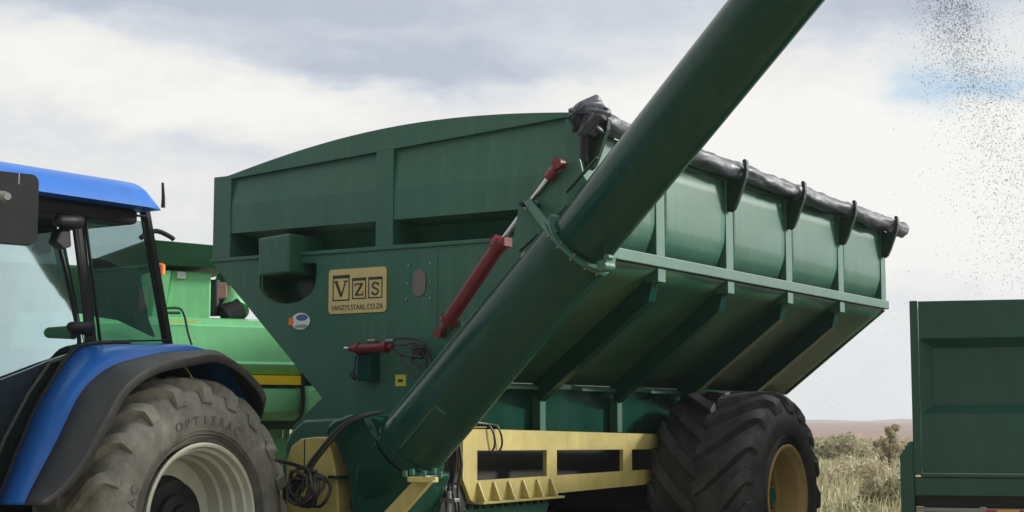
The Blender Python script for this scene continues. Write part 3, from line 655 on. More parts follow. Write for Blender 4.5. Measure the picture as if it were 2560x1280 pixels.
# crumpled end of the sheet at the front corner
bn = MB(); nA, nS = 96, 22; v = []
c0 = Vector((TX - .035, .16, zroll(0) + .0))
for k in range(nS + 1):
    u = k / nS
    for q_ in range(nA):
        a = 2 * math.pi * q_ / nA
        pl = .16 * math.sin(5 * a + 2.2 * u + 1.1 * math.sin(2 * a)) + .09 * math.sin(11 * a - 3 * u + 2 * math.sin(a)) + .22 * noise.noise(Vector((math.cos(a) * 1.4, math.sin(a) * 1.4, u * 2.5)))
        rad = (.085 + .062 * math.sin(math.pi * min(1, u * 1.25)) ) * (1 + pl * min(1, u * 2.2)) * (1 if u < .8 else max(.12, 1 - ((u - .8) / .2) ** 1.6 * .9))
        if math.sin(a) < -.2: rad *= 1 - .25 * u
        v.append(c0 + Vector((rad * math.cos(a) * 1.05, -.34 * u + .03 * noise.noise(Vector((a * 2, u * 3, 1))), rad * math.sin(a) + .015 * u)))
bn.add(v, [(k * nA + q_, k * nA + (q_ + 1) % nA, (k + 1) * nA + (q_ + 1) % nA, (k + 1) * nA + q_) for k in range(nS) for q_ in range(nA)] + [tuple(nS * nA + q_ for q_ in range(nA))])
bn.build('tarpaulin_bunch', TARP, cart, smooth=50)
fl = []
for i in range(9):
    u = i / 8; row = []
    for j in range(9):
        w_ = j / 8; p = fx(1462 - 24 * u + (44 - 12 * u) * w_, 276 + 62 * u + 14 * w_ * (1 - u), -.16)
        row.append(p + Vector((0, .025 * math.sin(w_ * 7 + u * 2), .006 * math.sin(j * 2))))
    fl.append(row)
MB().loft(fl).build('tarpaulin_flap', TARP, cart, solid=.006, smooth=50)
# brackets' struts from front (rod from roll start)
MB().tube([Vector((.02, -.03, 3.42)), Vector((.03, -.05, 3.62)), Vector((.10, -.03, 3.68))], .03, 12).build('roll_end_bearing', DARK, cart, smooth=40)

# ================================================================== BLUE TRACTOR
d_ = ray(505, 1300); k_ = 10.5 / d_.y
TF = Fr(d_.x * k_, d_.y * k_, 33)
trac = empty('tractor', TF, 'blue tractor with glazed cab and dusty rear tyre, pulling the green grain cart', 'tractor')
tx = lambda x, y, X_: TF.px(x, y, 0, X_)
rp = [(-.03, .50), (.004, .512), (.012, .50), (.006, .485), (-.035, .475), (-.045, .455), (-.11, .45), (-.125, .428), (-.21, .425), (-.225, .405), (-.33, .40), (-.345, .33), (-.35, .2)]
hp = [(-.35, .30), (-.34, .27), (-.30, .255), (-.26, .25), (-.255, .17), (-.22, .16), (-.20, .10), (-.16, .09), (-.155, .001)]
tw = tyre_wheel(trac, (0, 0, .944), .944, .66, .50, 20, RUBD, RIMC, BLK, rp, hp, lug_h=.068, lugw=.062, text=[('OPTITRAC', R(3)), ('OPTITRAC', R(-95))])
tw2 = copy_tree(tw, trac); tw2.location = (-2.75 + .0, 0, .944); tw2.rotation_euler = (0, 0, math.pi)
# fender: blue skin and dark flare, three rails
ra = smoothline([tx(-8, 1262, -.88), tx(7, 1219, -.88), tx(37, 1142, -.88), tx(87, 1024, -.88), tx(134, 944, -.88), tx(168, 894, -.88), tx(208, 866, -.88), tx(330, 862, -.88), tx(430, 866, -.88), Vector((-.88, .72, 1.99)), Vector((-.88, .94, 1.74)), Vector((-.88, 1.03, 1.50))], 44)
rb_ = smoothline([tx(60, 1262, -.46), tx(80, 1219, -.46), tx(144, 1098, -.46), tx(201, 984, -.46), tx(260, 927, -.46), tx(325, 900, -.46), tx(419, 881, -.46), tx(490, 877, -.46), tx(530, 881, -.46), Vector((-.46, .70, 1.99)), Vector((-.46, .92, 1.76)), Vector((-.46, 1.02, 1.50))], 44)
rc_ = smoothline([tx(95, 1262, -.0), tx(150, 1222, -.0), tx(210, 1146, -.0), tx(261, 1052, -.0), tx(311, 968, -.0), tx(385, 917, -.0), tx(486, 894, -.0), tx(548, 889, -.0), tx(604, 917, -.0), tx(650, 965, -.0), tx(664, 995, -.0)], 44)
mid = [a.lerp(b, .5) + Vector((0, 0, .0)) + (Vector((0, (a.y + b.y) / 2, (a.z + b.z) / 2 - .944)).normalized() * .02) for a, b in zip(ra, rb_)]
MB().loft([ra, mid, rb_]).build('rear_fender', BLUE, trac, solid=.012, smooth=50)
rb2 = [p + Vector((.004, 0, -.004)) for p in rb_]
rm = [a.lerp(b, .5) + (Vector((0, (a.y + b.y) / 2, (a.z + b.z) / 2 - .944)).normalized() * .018) for a, b in zip(rb2, rc_)]
rd = [p + Vector((.005, 0, 0)) - Vector((0, p.y, p.z - .944)).normalized() * .05 for p in rc_]
MB().loft([rb2, rm, rc_, rd]).build('fender_flare', FLARE, trac, solid=.012, smooth=50)
# fender inner wall + far fender
MB().loft([[Vector((-.90, p.y, p.z)) for p in ra], [Vector((-.90, p.y * .55, .944 + (p.z - .944) * .45)) for p in ra]]).build('fender_inner_wall', DARK, trac, solid=.01)
far = [MB().loft([[Vector((-2.75 - p.x, p.y, p.z)) for p in l] for l in (ra, rb_, rc_)]).build('far_fender', BLUE, trac, solid=.012, smooth=50)]
# black seal + lower door edge
MB().tube([p + Vector((.012, 0, .012)) for p in ra[:28]], .018, 8).build('door_seal', BLK, trac, smooth=50)
# cab structure  (side plane x=-.9)
CX = -.90; FX_ = -1.85
def cabpt(x, y): return tx(x, y, CX)
bt_, bb_ = cabpt(196, 505), cabpt(234, 860)
rt_, rbm = cabpt(366, 528), cabpt(428, 858)
def post(name, a, b, w_, d=.07, m=BLK):
    a = Vector(a); b = Vector(b)
    return MB().prism([a + Vector((0, -w_ / 2, 0)), a + Vector((0, w_ / 2, 0)), b + Vector((0, w_ / 2, 0)), b + Vector((0, -w_ / 2, 0))], (-d, 0, 0)).build(name, m, trac, bevel=.008)
post('door_pillar', bt_, bb_, .070, .035)
post('rear_pillar', rt_ + Vector((0, .01, .03)), rbm + Vector((0, 0, -.01)), .05)
MB().prism([bb_ + Vector((0, -.02, 0)), rbm + Vector((0, .02, 0)), rbm + Vector((0, .02, -.045)), bb_ + Vector((0, -.02, -.05))], (-.06, 0, 0)).build('window_sill', BLK, trac, bevel=.006)
FRY = -1.75
post('front_pillar', (CX, FRY + .06, 3.0), (CX, FRY - .25, 1.6), .08)
for nm, (y0, y1) in (('far_front_pillar', (FRY + .06, FRY - .25)), ):
    post(nm, (CX - 1.0 * 1.0 + .0, y0, 3.0), (CX - 1.0, y1, 1.6), .06)
FARX = CX - 1.0
# far side pillars and rear window frame
MB().prism([(FARX + .06, bt_.y - .03, 3.02), (FARX + .06, bt_.y + .04, 3.02), (FARX + .06, bb_.y + .04, 2.1), (FARX + .06, bb_.y - .03, 2.1)], (-.06, 0, 0)).build('far_door_pillar', BLK, trac)
MB().prism([(FARX + .06, rt_.y - .02, 3.02), (FARX + .06, rt_.y + .04, 3.02), (FARX + .06, rbm.y + .03, 2.1), (FARX + .06, rbm.y - .03, 2.1)], (-.06, 0, 0)).build('far_rear_pillar', BLK, trac)
MB().box((FARX, FRY - .2, 1.25), (CX - .02, rbm.y - .05, 1.75)).build('cab_floor', DARK, trac, bevel=.02)
MB().box((FARX, bb_.y - .1, 1.75), (CX - .03, rbm.y - .02, 2.06)).build('rear_console', DARK, trac, bevel=.03)
# glazing
yb_, yt_ = bb_.y, bt_.y
def door_x(y, z): d_ = max(0, yt_ + .25 - y); return CX - .015 - .22 * d_ - .06 * d_ * d_ - .07 * (z - 2.05)
rows = []
for j in range(15):
    u = j / 14; z = 1.45 + (3.09 - 1.45) * u; yr = (yb_ + (yt_ - yb_) * (z - 2.08) / (3.02 - 2.08) - .03) if z > 2.08 else yb_ - .03 - (2.08 - z) * .75
    yf = FRY - .25 + .31 * u; rows.append([Vector((door_x(yf + (yr - yf) * k / 16, z), yf + (yr - yf) * k / 16, z)) for k in range(17)])
MB().loft(rows).build('door_glass', GLASS, trac, smooth=60)
MB().add([(CX - .02, bb_.y + .03, 2.13), (CX - .02, rbm.y, 2.13), (CX - .02, rt_.y, 3.04), (CX - .02, bt_.y + .03, 3.04)], [(0, 1, 2, 3)]).build('quarter_window', GLASS2, trac)
MB().add([(CX - .06, rbm.y + .01, 2.13), (FARX + .05, rbm.y + .01, 2.13), (FARX + .05, rt_.y + .01, 3.02), (CX - .06, rt_.y + .01, 3.02)], [(0, 1, 2, 3)]).build('rear_window', GLASS3, trac)
MB().add([(FARX + .02, FRY - .2, 1.70), (FARX + .02, bb_.y, 1.75), (FARX + .02, bt_.y, 3.03), (FARX + .02, FRY + .05, 3.03)], [(0, 1, 2, 3)]).build('far_door_glass', GLASS2, trac)
# inner trim of quarter window, rubber edges
def edge(name, pts_, r_, m=BLK): MB().tube(pts_, r_, 8).build(name, m, trac, smooth=50)
edge('quarter_window_seal', [bt_ + Vector((.01, .045, -.06)), bb_ + Vector((.01, .05, .02)), rbm + Vector((.01, -.03, .02)), rt_ + Vector((.01, -.01, -.04)), bt_ + Vector((.01, .045, -.06))], .012)
edge('door_frame', smoothline([cabpt(100, 500), cabpt(165, 505), cabpt(180, 530), cabpt(190, 600), cabpt(205, 720), cabpt(216, 830), cabpt(212, 862), cabpt(180, 880)], 30), .016, BLK)
# door lower dark trim that follows the fender
dt = [p + Vector((-.02, -.14, -.02)) for p in ra[4:26]]
MB().prism([tx(x, y, CX - .04) for x, y in ((-60, 965), (0, 948), (60, 925), (120, 900), (165, 885), (205, 872), (165, 900), (128, 950), (80, 1030), (30, 1148), (-5, 1240), (-60, 1300))], (.03, 0, 0)).build('door_panel', DTINT, trac)
MB().tube([tx(x, y, CX + .0) for x, y in ((165, 895), (125, 905), (70, 985), (10, 1100), (-30, 1200))], .012, 8).build('door_trim_strip', FLARE, trac)
# roof
rf = MB(); X0, X1 = -2.72 + .45, -.62
secs = []
def roofsec(y, zt_, zb_, inset):
    o_ = []; xa, xb = FARX - .28 + inset, CX + .26 - inset
    n_ = 24
    for k in range(n_ + 1):
        u = k / n_; xx = xa + (xb - xa) * u; e_ = abs(2 * u - 1); top = zb_ + (zt_ - zb_) * (1 - e_ ** 6) ** .5 if e_ < 1 else zb_
        o_.append(Vector((xx, y, top + .06 * (1 - e_ ** 2))))
    return o_
ztl = tx(0, 422, CX + .1).z
Y0, Y1 = FRY - .35, tx(404, 490, CX + .2).y
ys_ = [Y0, Y0 + .1, Y0 + .4, -1.2, -.8, -.4, Y1 - .35, Y1 - .15, Y1 - .06, Y1]
secs = []
for y in ys_:
    u = (y - Y0) / (Y1 - Y0); edge_ = min(1, (Y1 - y) / .14); edge2 = min(1, (y - Y0) / .2 + .15)
    zt_ = 3.265 + .015 * u; zb_ = 3.085 + .015 * u; hgt = (zt_ - zb_) * (max(.12, edge_) ** .5) * edge2 ** .5
    secs.append(roofsec(y, zb_ + hgt, zb_, .0 + .06 * (1 - min(1, edge_)) + .1 * (1 - min(1, edge2))))
rf.loft(secs)
low = [[Vector((p.x, p.y, 3.085 + .015 * ((p.y - Y0) / (Y1 - Y0)))) for p in s_] for s_ in secs]
rf.loft(low); n_ = len(secs[0])
for a, b in ((0, None), (-1, None)):
    s1 = secs[a]; s2 = low[a]; rf.loft([s1, s2])
for kk in (0, n_ - 1): rf.loft([[s_[kk] for s_ in secs], [s_[kk] for s_ in low]])
rf.build('cab_roof', BLUE, trac, smooth=45)
MB().box((FARX - .12, Y0 + .3, 2.99), (CX + .10, Y1 - .12, 3.098)).build('roof_lining', BLK, trac, bevel=.03)
# hinges, work lamp, aerial, grab
def lobe(name, a, b, r0, r1, m=BLK):
    a, b = Vector(a), Vector(b); d = b - a
    MB().tube([a - d.normalized() * r0 * .8, a - d.normalized() * r0 * .45, a, a + d * .5, b, b + d.normalized() * .02], [r0 * .3, r0 * .8, r0, (r0 + r1) / 2, r1, r1 * .6], 16).build(name, m, trac, smooth=60)
lobe('door_hinge', tx(146, 552, CX + .07), tx(196, 553, CX + .05), .044, .055); lobe('door_hinge', tx(178, 818, CX + .07), tx(225, 822, CX + .05), .038, .05)
c_ = tx(160, 596, CX + .03); MB().prism([c_ + Vector((0, -.07, -.03)), c_ + Vector((0, -.02, .07)), c_ + Vector((0, .06, .07)), c_ + Vector((0, .075, -.05)), c_ + Vector((0, 0, -.075))], (-.09, 0, 0)).build('work_lamp', BLK, trac, bevel=.015)
a_ = tx(408, 512, -.72); MB().tube([a_ + Vector((0, 0, -.02)), a_ + Vector((0, 0, .05)), a_ + Vector((0, -.01, .16))], [.016, .013, .009], 10).build('aerial', BLK, trac, smooth=50)
ms = MB(); ms.tube([cabpt(358, 590), cabpt(352, 595)], .018, 10); ms.build('window_catch', BLK, trac)
# interior
seat = MB(); sy = -1.0
seat.box((-1.62, sy - .25, 1.95), (-1.15, sy + .25, 2.10)); seat.prism([(-1.62, sy + .22, 2.08), (-1.62, sy + .34, 2.08), (-1.62, sy + .44, 2.62), (-1.62, sy + .33, 2.65)], (.47, 0, 0))
seat.build('operator_seat', SEAT, trac, bevel=.05)
MB().tube([(-1.4 + .19 * math.cos(R(t)), -1.62 + .12 * math.sin(R(t)), 2.30 + .15 * math.sin(R(t))) for t in range(0, 360, 15)], .016, 8, closed=True).tube([(-1.4, -1.62, 2.3), (-1.4, -1.8, 1.8)], .03, 8).build('steering_wheel', BLK, trac, smooth=50)
MB().tube(smoothline([tx(238, 700, -1.2), tx(262, 705, -1.2), tx(278, 740, -1.2), tx(290, 775, -1.2), tx(325, 782, -1.2), tx(345, 755, -1.2), tx(342, 690, -1.2)], 26), .012, 8).build('grab_rail', BLK, trac, smooth=50)
MB().prism([tx(228, 645, -1.5), tx(262, 650, -1.5), tx(350, 690, -1.5), tx(372, 800, -1.5), tx(388, 842, -1.5), tx(300, 800, -1.5), tx(235, 790, -1.5)], (-.03, 0, 0)).build('interior_panel', BLK, trac)
# mirror
mc = tx(20, 522, .10); mt_ = rrect(0, 0, .40, .415, .05, 0, 6)
mir = MB().prism([mc + Vector((-.02, 0, 0)) + Vector((p.x * .25, p.x * .85, p.z)) for p in mt_], (.07, -.035, 0)).build('mirror', BLK, trac, bevel=.022, smooth=50)
mj = tx(14, 492, .22); MB().tube([mj + Vector((-.12, -.12, .02)), mj], [.026, .032], 12).tube([mj, mj + Vector((.03, -.01, 0))], .022, 12).build('mirror_ball_joint', GREY, mir, smooth=50)
MB().tube([mc, mc + Vector((-.3, -.3, .12)), Vector((CX, FRY, 2.95))], .02, 10).build('mirror_arm', BLK, trac, smooth=50)
mk = tx(48, 442, .16); MB().box(mk + Vector((-.004, -.006, -.045)), mk + Vector((.006, .006, .02))).build('mirror_clip', WHITE, mir)
# hood, front axle and wheels (outside the frame to the left)
MB().prism([(-1.0, FRY - .05, 2.05), (-1.0, FRY - .05, 1.1), (-1.0, -3.9, 1.0), (-1.0, -3.95, 1.6), (-1.0, -3.6, 1.8)], (-.76, 0, 0)).build('hood', BLUE, trac, bevel=.06, smooth=50)
explode(MB().box((-1.7, -4.0, .65), (-1.05, -.2, 1.05)).box((-2.5, -.16, .80), (-.3, .16, 1.08)).build('transmission', DARK, trac, bevel=.03), 'transmission')
MB().box((-1.75, .1, .5), (-1.0, .75, .75)).build('hitch_frame', DARK, trac, bevel=.02)
rp2 = [(-.03, .34), (.004, .35), (.01, .34), (-.03, .32), (-.15, .31), (-.2, .2)]; hp2 = [(-.2, .2), (-.17, .15), (-.1, .12), (-.05, .10), (-.05, .001)]
fw = tyre_wheel(trac, (-.35, -2.75, .68), .68, .50, .34, 18, RUBD, RIMC, BLK, rp2, hp2, lug_h=.045, lugw=.05)
fw2 = copy_tree(fw, trac); fw2.location = (-2.4, -2.75, .68); fw2.rotation_euler = (0, 0, math.pi)

# ================================================================== COMBINE HARVESTER behind
KY = 16.0
HF = Fr(-2.6, KY, -29)
com = empty('combine_harvester', HF, 'light green combine harvester with yellow stripe, half hidden behind tractor and cart', 'combine harvester')
kx = lambda x, y, d=0: HF.px(x, y, 1, d)
KL, KR = -4.2, 2.4      # body ends in local x
z1 = kx(640, 795).z; z2 = kx(640, 935).z; z3 = kx(640, 950).z; z4 = kx(640, 1050).z
def sheet(name, prof, x0, x1, m, solid=.02, nx=8):
    return MB().loft([[Vector((x0 + (x1 - x0) * i / nx, y, z)) for y, z in prof] for i in range(nx + 1)]).build(name, m, com, solid=solid, smooth=30)
sheet('upper_side_panel', [(.35, z1 + .0), (.12, z1 - .03), (.10, z1 - .09), (.07, z1 - .10), (.02, z1 - .45), (.0, z2 + .10), (.03, z2 + .0)], KL, 1.9, JG)
xs_ = kx(752, 955).x
sheet('lower_side_panel', [(.04, z3 - .06), (.01, z3 - .10), (.0, z3 - .2), (.0, z4 + .09), (.04, z4 + .03), (.15, z4)], KL, xs_, JG)
sheet('rear_side_panel', [(.04, z3 - .06), (.01, z3 - .10), (.0, z3 - .2), (.0, z4 + .09), (.04, z4 + .03), (.15, z4)], xs_ + .03, 1.9, JG)
MB().box((KL, -.012, z3 - .045), (xs_, .03, z2 - .012)).build('yellow_stripe', JY, com)
MB().box((KL, -.008, z3 - .062), (xs_ + .02, .03, z3 - .047)).build('stripe_groove', DARK, com)
v, f = text_geo('JOHN DEERE', .048, .003, 'LEFT'); t0 = kx(430, 802)
MB().add(onfront(v, t0.x, .045, t0.z), f).build('side_lettering', JY, com, fix=False)
MB().box((KL - .2, .9, z1 - .02), (kx(398, 700, .9).x, 2.4, kx(398, 672, .9).z)).build('front_housing', JGD, com, bevel=.03)
MB().box((KL, .3, z4 - .1), (1.9, 2.9, z1 - .02)).build('body', JGD, com, bevel=.05)
# engine housing and grain tank
a, b = kx(415, 675, .35), kx(527, 785, .35)
MB().prism([(kx(430, 672, .35).x, .35, a.z), (kx(408, 785, .35).x, .35, z1 - .02), (b.x, .35, z1 - .02), (b.x, .35, a.z)], (0, 1.6, 0)).build('engine_housing', JG, com, bevel=.02)
c_ = kx(453, 688, .34); MB().box((c_.x - .045, .325, c_.z - .035), (c_.x + .045, .345, c_.z + .035)).build('white_decal', WHITE, com, bevel=.004)
a, b = kx(380, 598, .2), kx(540, 668, .2)
MB().prism([(a.x - .05, .2, a.z), (b.x + .5, .2, a.z - .04), (b.x + .35, .25, b.z), (a.x + .05, .25, b.z)], (0, 2.2, 0)).build('grain_tank', JGD, com, bevel=.02)
MB().prism([(kx(395, 675, .3).x, .3, a.z - .3), (kx(428, 675, .3).x, .3, a.z - .3), (kx(410, 785, .3).x, .3, z1), (kx(380, 785, .3).x, .3, z1)], (0, 1, 0)).build('tank_side', JG, com)
c_ = kx(396, 590, .1); MB().tube(smoothline([c_ + Vector((-.15, 0, .0)), c_ + Vector((-.02, 0, .05)), c_ + Vector((.12, 0, .0)), c_ + Vector((.16, 0, -.03))], 10), .025, 8).build('tank_cover_bow', BLK, com, smooth=50)
c_ = kx(402, 672, .1); MB().tube([c_ + Vector((0, 0, -.06)), c_ + Vector((0, 0, .04)), c_ + Vector((0, 0, .055))], [.045, .045, .02], 14).build('beacon', ORANGE, com, smooth=50)
MB().tube(smoothline([kx(400, 772, -.1), kx(445, 770, -.1), kx(460, 785, -.1), kx(470, 830, -.1), kx(480, 862, -.1)], 20), .014, 8).tube([kx(405, 782, -.1), kx(450, 782, -.1)], .014, 8).build('handrail', JGD, com, smooth=50)
# machinery between housing and cart
ck = MB(); ck.tube([kx(585, 780, .5), kx(575, 700, .8)], .16, 20).build('air_intake', JG, com, smooth=50)
ck = MB(); ck.tube([kx(600, 770, .45), kx(560, 790, .45)], .12, 16).tube([kx(535, 700, .5), kx(535, 790, .5)], .06, 12).tube([kx(560, 735, .5), kx(548, 775, .5)], .03, 10); explode(ck.build('engine_pipes', DARK, com, smooth=50), 'engine_pipe')
c_ = kx(545, 725, .5); MB().box(c_ - Vector((.07, .05, .1)), c_ + Vector((.09, .05, .08))).build('exhaust_shield', mat('rusty_shield', (.28, .15, .12), .7), com, bevel=.02)
sw_ = MB().tube(smoothline([Vector((xs_ + .015, -.01, z2 + .02)), Vector((xs_ + .02, -.02, z3 - .2)), Vector((xs_ + .0, -.02, z4 + .05)), Vector((xs_ - .05, 0, z4 - .02))], 12), .02, 8).build('panel_gap_hose', BLK, com, smooth=50)
lg = MB()
for x in (668, 684, 700, 718): c_ = kx(x, 1060, .5); lg.box((c_.x - .03, .5, .7), (c_.x + .03, .56, c_.z + .1))
lg.box((kx(690, 1100, .5).x - .02, .45, 1.15), (kx(730, 1100, .5).x, .5, 1.42)); explode(lg.build('lower_frame', JG, com, bevel=.005), 'lower_frame_post')
sv = MB()
for i in range(6): sv.box((KL + .3 + i * .75, .6, .9), (KL + .6 + i * .75, 1.2, z4 - .06))
explode(sv.build('cleaning_system', DARK, com, bevel=.03), 'sieve_box')
rw = tyre_wheel(com, (-2.6, 0, .95), .95, .6, .42, 18, RUBD, mat('yellow_rim', (.7, .5, .04), .4), JY, rp2 if False else [(-.03, .42), (.004, .43), (-.03, .40), (-.2, .39), (-.22, .2)], hp2, lug_h=.05, lugw=.06)
rw.rotation_euler = (0, 0, R(-90)); rw.location = (-3.0, .3, .95)
rw2 = copy_tree(rw, com); rw2.location = (-3.0, 2.9, .95); rw2.rotation_euler = (0, 0, R(90))
rw3 = copy_tree(rw, com); rw3.location = (1.2, .4, .68); rw3.scale = (.7, .7, .7)
rw4 = copy_tree(rw, com); rw4.location = (1.2, 2.8, .68); rw4.scale = (.7, .7, .7); rw4.rotation_euler = (0, 0, R(90))

# ================================================================== GREEN TRAILER at right
o_ = Fr(0, 0, 0).px(2273, 752, 1, 12.0)
RF = Fr(o_.x, o_.y, 15.5)
trl = empty('tipping_trailer', RF, 'dark green tipping trailer with recessed tailgate at the right edge', 'trailer')
TW = 2.5; ZT = 2.52
MB().box((0, 0, 1.19), (.06, .10, ZT)).build('gate_pillar', TG, trl, bevel=.006)
MB().box((TW - .06, 0, 1.19), (TW, .10, ZT)).build('gate_pillar', TG, trl, bevel=.006)
MB().prism([(-.03, .004, 1.44), (.0, .004, 1.44), (.0, .004, .3 + .55), (-.10, .004, .85), (-.10, .004, 1.33)], (0, .6, 0)).build('side_skirt', TG, trl, bevel=.005)
# tailgate: raised frame, sloped returns, sunken centre
x0, x1 = .064, TW - .064; i0, i1 = .165, TW - .165; za, zb, zc, zd = 1.205, 1.655, 2.23, ZT - .004; ia, ib = 1.72, 2.16; dp = .10
tg = MB(); P = lambda x, y, z: Vector((x, y, z))
tg.add([P(x0, .02, za), P(x1, .02, za), P(x1, .02, zb), P(x0, .02, zb)], [(0, 1, 2, 3)])
tg.add([P(x0, .02, zc), P(x1, .02, zc), P(x1, .02, zd), P(x0, .02, zd)], [(0, 1, 2, 3)])
o4 = [P(x0, .02, zb), P(x1, .02, zb), P(x1, .02, zc), P(x0, .02, zc)]; i4 = [P(i0, .02 + dp, ia), P(i1, .02 + dp, ia), P(i1, .02 + dp, ib), P(i0, .02 + dp, ib)]
tg.add(o4 + i4, [(0, 1, 5, 4), (1, 2, 6, 5), (2, 3, 7, 6), (3, 0, 4, 7), (4, 5, 6, 7)])
tg.build('tailgate', TG, trl, solid=.006, fix=False)
MB().box((.055, -.012, 1.175), (TW - .055, .08, 1.20)).build('gate_sill', TG, trl, bevel=.004)
MB().box((.005, .002, 1.035), (TW, .10, 1.172)).build('rear_crossmember', TG, trl, bevel=.006)
MB().box((.0, .08, .95), (TW, .14, 1.033)).build('crossmember_recess', DARK, trl)
MB().box((.01, -.02, .915), (TW, .06, .945)).build('light_rail', GREY, trl, bevel=.003)
MB().box((.06, -.01, .78), (.44, .05, .91)).build('rear_lamp', REDL, trl, bevel=.008)
for k, (a, b) in enumerate(((.46, .54), (.54, .70), (.70, .90), (.90, 1.06), (1.06, 1.3))):
    MB().prism([(a + .0, -.022, .80), (b, -.022, .80), (b + .06, -.022, .935), (a + .06, -.022, .935)], (0, .012, 0)).build('reflector_stripe', AMB if k % 2 else REDL, trl)
MB().box((.44, -.005, .78), (1.5, .04, .91)).build('reflector_backing', DARK, trl)
for x in (0, TW - .05): MB().box((x, .105, 1.19), (x + .05, 6.0, ZT)).build('side_wall', TG, trl, bevel=.005)
MB().box((0.051, 5.95, 1.19), (TW - .051, 6.0, ZT)).build('front_wall', TG, trl)
MB().box((0.051, .11, 1.10), (TW - .051, 5.94, 1.188)).build('trailer_floor', TG, trl)
explode(MB().box((.6, .15, .75), (1.9, 6.8, 1.09)).build('trailer_chassis', DARK, trl, bevel=.02), 'trailer_chassis')
rpt = [(-.03, .28), (.004, .29), (-.03, .27), (-.15, .26), (-.17, .1)]; hpt = [(-.17, .15), (-.12, .12), (-.06, .1), (-.05, .001)]
w0 = tyre_wheel(trl, (.05, 3.6, .55), .55, .45, .29, 24, RUB, RIMC, GREY, rpt, hpt, lug_h=.012, lugw=.03); w0.rotation_euler = (0, 0, math.pi); w0.location = (.05, 3.6, .55)
w1 = copy_tree(w0, trl); w1.location = (.05, 2.4, .55)
for y in (3.6, 2.4): w_ = copy_tree(w0, trl); w_.location = (TW - .05, y, .55); w_.rotation_euler = (0, 0, 0)

# ================================================================== GRAIN falling from the spout
gm = MB(); rg_ = random.Random(3)
spw = CF.M @ (B2 + D1 * .45 + Vector((.22, 0, -.42)))
def grain(c, s_):
    ax_ = Vector((rg_.gauss(0, 1), rg_.gauss(0, 1), rg_.gauss(0, 1))).normalized(); b_ = ax_.orthogonal().normalized(); c2 = ax_.cross(b_)
    v = [c + ax_ * s_, c - ax_ * s_, c + b_ * s_ * .55, c - b_ * s_ * .55, c + c2 * s_ * .5, c - c2 * s_ * .5]
    gm.add(v, [(0, 2, 4), (0, 4, 3), (0, 3, 5), (0, 5, 2), (1, 4, 2), (1, 3, 4), (1, 5, 3), (1, 2, 5)])
core = [(2285, -330), (2340, -150), (2378, 0), (2412, 130), (2465, 250), (2530, 420), (2590, 620), (2640, 800)]
def stream(t):
    t *= len(core) - 1; k = min(int(t), len(core) - 2); u = t - k; return core[k][0] * (1 - u) + core[k + 1][0] * u, core[k][1] * (1 - u) + core[k + 1][1] * u
W0 = Fr(0, 0, 0)
for i in range(15500):
    t = rg_.random() ** 2.3; x, y = stream(t); sp_ = 13 + 85 * t * (1 if rg_.random() < .8 else 1.6)
    gx_, gy_ = x + rg_.gauss(0, sp_) + 30 * (noise.noise(Vector((y * .02, 5, 0)))), y + rg_.gauss(0, 30)
    if gy_ > 745 and gx_ > 2200: continue
    dep = 9.3 + 1.6 * t + rg_.gauss(0, .15 + .4 * t); p = W0.px(gx_, gy_, 1, dep)
    if p.z < 2.5: continue
    grain(p, rg_.uniform(.003, .0062))
for i in range(1300):
    x = rg_.uniform(2280, 2700); y = rg_.uniform(-100, 740)
    if rg_.random() < max(0, (x - 2250 - (y * .15)) / 350): grain(W0.px(x, y, 1, rg_.uniform(9, 11)), rg_.uniform(.003, .006))
for i in range(150):
    x = rg_.uniform(2020, 2280); y = rg_.uniform(690, 1030)
    if abs((y - 775) + (x - 2215) * 1.0) < 120 and y > 790 - (x - 2215): grain(W0.px(x, y, 1, rg_.uniform(10, 12)), .0035)
gr = gm.build('falling_grain', GRAIN, None, fix=False)
tag(gr, 'spray of brown grain falling through the air above the trailer', 'grain', kind='stuff')

# ================================================================== GROUND, FIELD, HILLS
def gmat(name, cols, sc1, sc2, bump):
    m = bpy.data.materials.new(name); m.use_nodes = True; t = NT(m.node_tree); p = t.n['Principled BSDF']; p.inputs['Roughness'].default_value = .95
    p.inputs['Specular IOR Level'].default_value = .1
    co = t.new('ShaderNodeTexCoord').outputs['Object']
    a = t.ramp(t.noise(co, sc1, 8, .65, .4), [(.3, cols[0]), (.5, cols[1]), (.7, cols[2])]); b = t.noise(co, sc2, 6, .7)
    t.put(p.inputs['Base Color'], t.mix(t.m('MULTIPLY', t.ramp(b, [(.35, 0), (.7, 1)]), .6), a, (*cols[3], 1)))
    bb = t.new('ShaderNodeBump'); bb.inputs['Distance'].default_value = bump; t.put(bb.inputs['Height'], b); t.l.new(bb.outputs[0], p.inputs['Normal'])
    return m
GM = gmat('dry_grass_soil', [(.28, .26, .17), (.36, .32, .21), (.42, .37, .25), (.24, .22, .14)], .25, 3, .05)
GP = gmat('ploughed_red_soil', [(.30, .21, .18), (.33, .24, .21), (.36, .27, .24), (.28, .20, .17)], .02, .3, .1)
bm = bmesh.new(); v = []; f = []; nx, ny = 60, 60; S = 1500
def gz(x, y): r = math.hypot(x, y); return 0 if r < 22 else .10 * noise.noise(Vector((x * .03, y * .03, 0))) * min(1, (r - 22) / 20)
gl_ = [-S, -900, -500, -300, -180] + [-120 + i * 6 for i in range(41)] + [180, 300, 500, 900, S]
gb = MB(); nn = len(gl_)
gb.add([(x, y, gz(x, y)) for x in gl_ for y in gl_], [(i * nn + j, (i + 1) * nn + j, (i + 1) * nn + j + 1, i * nn + j + 1) for i in range(nn - 1) for j in range(nn - 1)])
bm.free()
tag(gb.build('ground', GM, None, smooth=60), None, None, kind='structure')
fb = MB(); fy = [112, 160, 240, 400, 700, 1100, 1490]; fxx = [-1490, -700, -300, -100, 0, 100, 300, 700, 1490]
